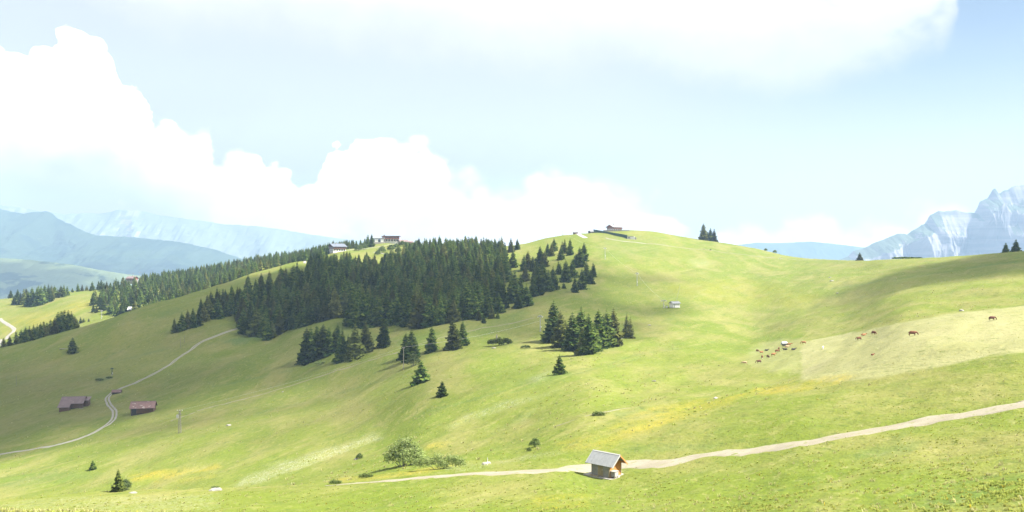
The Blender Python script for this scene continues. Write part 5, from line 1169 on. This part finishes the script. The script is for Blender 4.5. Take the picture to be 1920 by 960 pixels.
for a in ((1420, 660, 'brown', 'graze', -70, 'brown cow with white face grazing at the far left of the herd', True), (1437, 658, 'black', 'lie', 10, 'black cow lying at the upper left of the herd'), (1428, 661.5, 'tan', 'lie', 200, 'light tan cow lying below the black one at the left'),
          (1429, 672, 'brown', 'graze', -100, 'brown cow grazing above the lowest one on the left of the herd', True), (1440, 671.5, 'dark', 'graze', -80, 'dark brown cow with white nose grazing lower middle of the herd', True), (1423, 681, 'dark', 'graze', 190, 'dark brown cow lowest in the herd'),
          (1396, 683.5, 'pale', 'graze', 170, 'pale tan cow apart on the left below the herd'), (1450, 667.5, 'tan', 'stand', 15, 'tan cow standing in the middle of the herd'), (1457, 661, 'brown', 'graze', 20, 'brown cow grazing just above the tan one in the middle'),
          (1460.5, 656, 'brown', 'graze', 70, 'brown cow highest of the middle chain of the herd'), (1472.5, 656.5, 'black', 'lie', 180, 'black cow lying left of the two on the right of the herd'), (1475.5, 653, 'pale', 'stand', 10, 'pale cow standing behind the lying black one'),
          (1487.5, 656.5, 'black', 'lie', 5, 'black cow lying furthest right of the herd'), (1479.5, 648.5, 'tan', 'stand', -10, 'orange cow standing right of the water trailer'), (1507, 645, 'tan', 'graze', 175, 'orange cow alone on the edge of the mown field'),
          (1543, 655, 'white', 'graze', -110, 'white cow alone on the mown field'), (1638, 628, 'brown', 'graze', -75, 'big brown cow at the top edge of the mown field', None, 1.15), (1619, 629.5, 'tan', 'lie', 10, 'tan cow lying between the two brown ones on the mown field'), (1610.5, 638, 'brown', 'graze', 195, 'brown cow grazing left of the lying tan one', True),
          (1711, 630, 'brown', 'graze', -8, 'large brown cow with white face grazing alone on the mown field', True, 1.15), (1860, 601, 'dark', 'graze', 5, 'dark brown cow walking at the far right of the mown field'), (1636, 666.5, 'brown', 'lie', 30, 'small brown calf lying low on the mown field', None, .6),
          (1332, 469.5, 'black', 'graze', 15, 'dark cow tiny below the shoulder trees, right of the walker')):
    cow(*a)
def trailer():
    p = spot(1470, 649); e = thing('water_trailer', 'small grey water tank trailer among the cattle', 'trailer', p, R(15))
    MB().bar((-1.1, 0, 1.15), (1.1, 0, 1.15), .6, .6, 12).done('tank', M_STEEL, e); MB().box(-1.2, 1.2, -.5, .5, .45, .58).done('chassis', M_DARKPLANK, e); MB().bar((1.2, 0, .5), (2.3, 0, .4), .05).done('drawbar', M_STEEL, e)
    for s in (-.65, .65): MB().bar((0, s - .1, .35), (0, s + .1, .35), .35, .35, 12).done('wheel', M_DARKPLANK, e)
trailer()
def walker():
    p = spot(1320, 468.5); e = thing('person', 'distant walker in a pale top and dark trousers on the upper slope', 'person', p, R(20))
    skinm = plain('skin', (0.45, 0.28, 0.2)); V = [(0, 0, .95), (0, 0, 1.2), (0, 0, 1.42), (0, 0, 1.52), (0, .01, 1.66)]; r = [(.15, .11), (.15, .11), (.17, .10), (.055, .055), (.09, .11)]; E = [(0, 1), (1, 2), (2, 3), (3, 4)]
    for s in (-1, 1):
        for pts_, rr, root in (([(s * .09, 0, .86), (s * .10, s * .12, .50), (s * .10, s * .16, .08), (s * .10, s * .16 + .12, .04)], [.095, .06, .045, .04], 0), ([(s * .20, 0, 1.38), (s * .27, .02, 1.12), (s * .26, .12 * s, .88)], [.055, .042, .032], 2)):
            a = root
            for q, w in zip(pts_, rr): V.append(q); r.append(w); E.append((a, len(V) - 1)); a = len(V) - 1
    link('body', skin_body('body', V, E, r, skinm, 0), e)
    MB().bar((0, 0, .98), (0, 0, 1.46), .175, .20, 10).done('shirt', M_WHITE, e); MB().bar((-.10, -.08, .12), (-.09, 0, .98), .075, .125, 8).bar((.10, .10, .12), (.09, 0, .98), .075, .125, 8).done('trousers', M_DARKPLANK, e); MB().bar((0, -.01, 1.70), (0, -.02, 1.79), .11, .07, 8).done('hair', M_DARKPLANK, e)
walker()

# ------------------------------------------------------------------ grass and herbs of the near slope
def tuft(name, seed, h, n, mat, w=.035, spread=.16):
    g = random.Random(seed); V = []; Fc = []
    for i in range(n):
        a = g.random() * 6.28; r = g.random() * spread; x, y = math.cos(a) * r, math.sin(a) * r; b = g.random() * 6.28; hh = h * g.uniform(.5, 1.1); l = g.uniform(.15, .6) * hh
        dx, dy = math.cos(b), math.sin(b); i0 = len(V); ww = w * g.uniform(.6, 1.3)
        V += [(x - dy * ww, y + dx * ww, -.03), (x + dy * ww, y - dx * ww, -.03), (x + dx * l * .4 + dy * ww * .8, y + dy * l * .4 - dx * ww * .8, hh * .6), (x + dx * l * .4 - dy * ww * .8, y + dy * l * .4 + dx * ww * .8, hh * .6), (x + dx * l, y + dy * l, hh)]
        Fc += [(i0, i0 + 1, i0 + 2), (i0, i0 + 2, i0 + 3), (i0 + 3, i0 + 2, i0 + 4)]
    me = np_mesh(name, V, Fc); me.materials.append(mat); return me
M_G1 = leaf_mat('green_blades', (0.30, 0.33, 0.07), (0.37, 0.385, 0.10), (0.40, 0.39, 0.14), .5, .3); M_G2 = leaf_mat('straw_blades', (0.45, 0.42, 0.20), (0.38, 0.37, 0.16), (0.48, 0.46, 0.26), .45, .3)
M_G3 = leaf_mat('herb_leaves', (0.26, 0.32, 0.07), (0.33, 0.37, 0.09), (0.36, 0.38, 0.10), .45, .3); M_G4 = leaf_mat('yellow_heads', (0.42, 0.34, 0.04), (0.36, 0.28, 0.03), (0.45, 0.40, 0.12), .2, .3)
def hidden_source(name, me, label, cat, u, v):
    o = link(name, me); o.location = spot(u, v); tag(o, label, kind='stuff'); return o
S = [hidden_source('grass_tuft', tuft('grass_tuft', 1, .20, 14, M_G1), 'tall green grass tuft at the very bottom right', 'grass tuft', 1700, 955),
     hidden_source('grass_tuft', tuft('grass_tuft', 2, .26, 11, M_G2), 'dry straw-coloured grass tuft at the very bottom right', 'grass tuft', 1760, 955),
     hidden_source('herb_clump', tuft('herb_clump', 3, .16, 16, M_G3, .06, .24), 'broad-leaved green herb clump at the very bottom right', 'plant', 1640, 955),
     hidden_source('yellow_flowers', tuft('yellow_flowers', 4, .24, 7, M_G4, .03, .2), 'small clump of yellow flowers at the very bottom right', 'flowers', 1820, 955)]
N = 24000
u_ = rng.uniform(-160, 2080, N); yy = 30 * (175 / 30) ** (rng.random(N) ** 1.15); xx = (u_ - 960) / F * yy
clus = fbm(xx / 3.2, yy / 3.2, 3)
sel = clus + rng.normal(0, .16, N); keep = rng.random(N) < np.clip(.45 + clus * 1.4, .03, 1) * (1 - sm(yy, 60, 175) * .9)
vv = _at(Vg, u_, yy); keep &= (vv < 985)
# keep the path and the hut floor clear
cp = np.array([spot(u, v)[:2] for u, v in [(2010, 735), (1920, 760), (1800, 780), (1700, 798), (1560, 821), (1450, 840), (1350, 851), (1260, 866), (1170, 871), (1100, 878), (1000, 884), (880, 889), (820, 893), (760, 899), (700, 904)]])
dmin = np.full(N, 1e9)
for a, b in zip(cp[:-1], cp[1:]):
    ab = b - a; t_ = np.clip(((xx - a[0]) * ab[0] + (yy - a[1]) * ab[1]) / (ab @ ab), 0, 1); dmin = np.minimum(dmin, np.hypot(xx - a[0] - ab[0] * t_, yy - a[1] - ab[1] * t_))
hp = spot(1137, 893); keep &= (dmin > 2.3) & (np.hypot(xx - hp.x, yy - hp.y) > 3.6)
yl = _at(yel, u_, yy)
kind = np.where(rng.random(N) < yl * .6 + .012, 3, np.where(sel > .36, 2, np.where(sel < -.08, 1, 0)))
xx, yy, kind = xx[keep], yy[keep], kind[keep]
instancer('meadow_tufts', np.stack([xx, yy, height(xx, yy)], 1), rng.uniform(.4, .9, len(xx)), rng.uniform(0, 6.28, len(xx)), kind, S, 'long mixed grass, herbs and small flowers on the near slope')

n2 = 14000; u2 = rng.uniform(-120, 2040, n2); y2 = 140 * (760 / 140) ** (rng.random(n2) ** .8); x2 = (u2 - 960) / F * y2
c2 = fbm((x2 * .5 + y2 * .87) / 30, (-x2 * .87 + y2 * .5) / 7, 4); k2 = rng.random(n2) < np.clip(.16 + c2 * 1.3, .01, .9)
k2 &= _at(vis.astype(float), u2, y2) > .5; k2 &= _at(pale, u2, y2) < .3
tp = np.array([spot(u, v)[:2] for u, v in TR])
dm = np.full(n2, 1e9)
for a, b in zip(tp[:-1], tp[1:]):
    ab = b - a; t_ = np.clip(((x2 - a[0]) * ab[0] + (y2 - a[1]) * ab[1]) / (ab @ ab), 0, 1); dm = np.minimum(dm, np.hypot(x2 - a[0] - ab[0] * t_, y2 - a[1] - ab[1] * t_))
k2 &= dm > 3.5
x2, y2 = x2[k2], y2[k2]; print('MID', len(x2))
instancer('slope_tufts', np.stack([x2, y2, height(x2, y2)], 1), rng.uniform(.9, 2.0, len(x2)), rng.uniform(0, 6.28, len(x2)), rng.choice([0, 1, 2], len(x2), p=[.5, .42, .08]), S, 'scattered coarse tufts and herbs on the middle slopes')
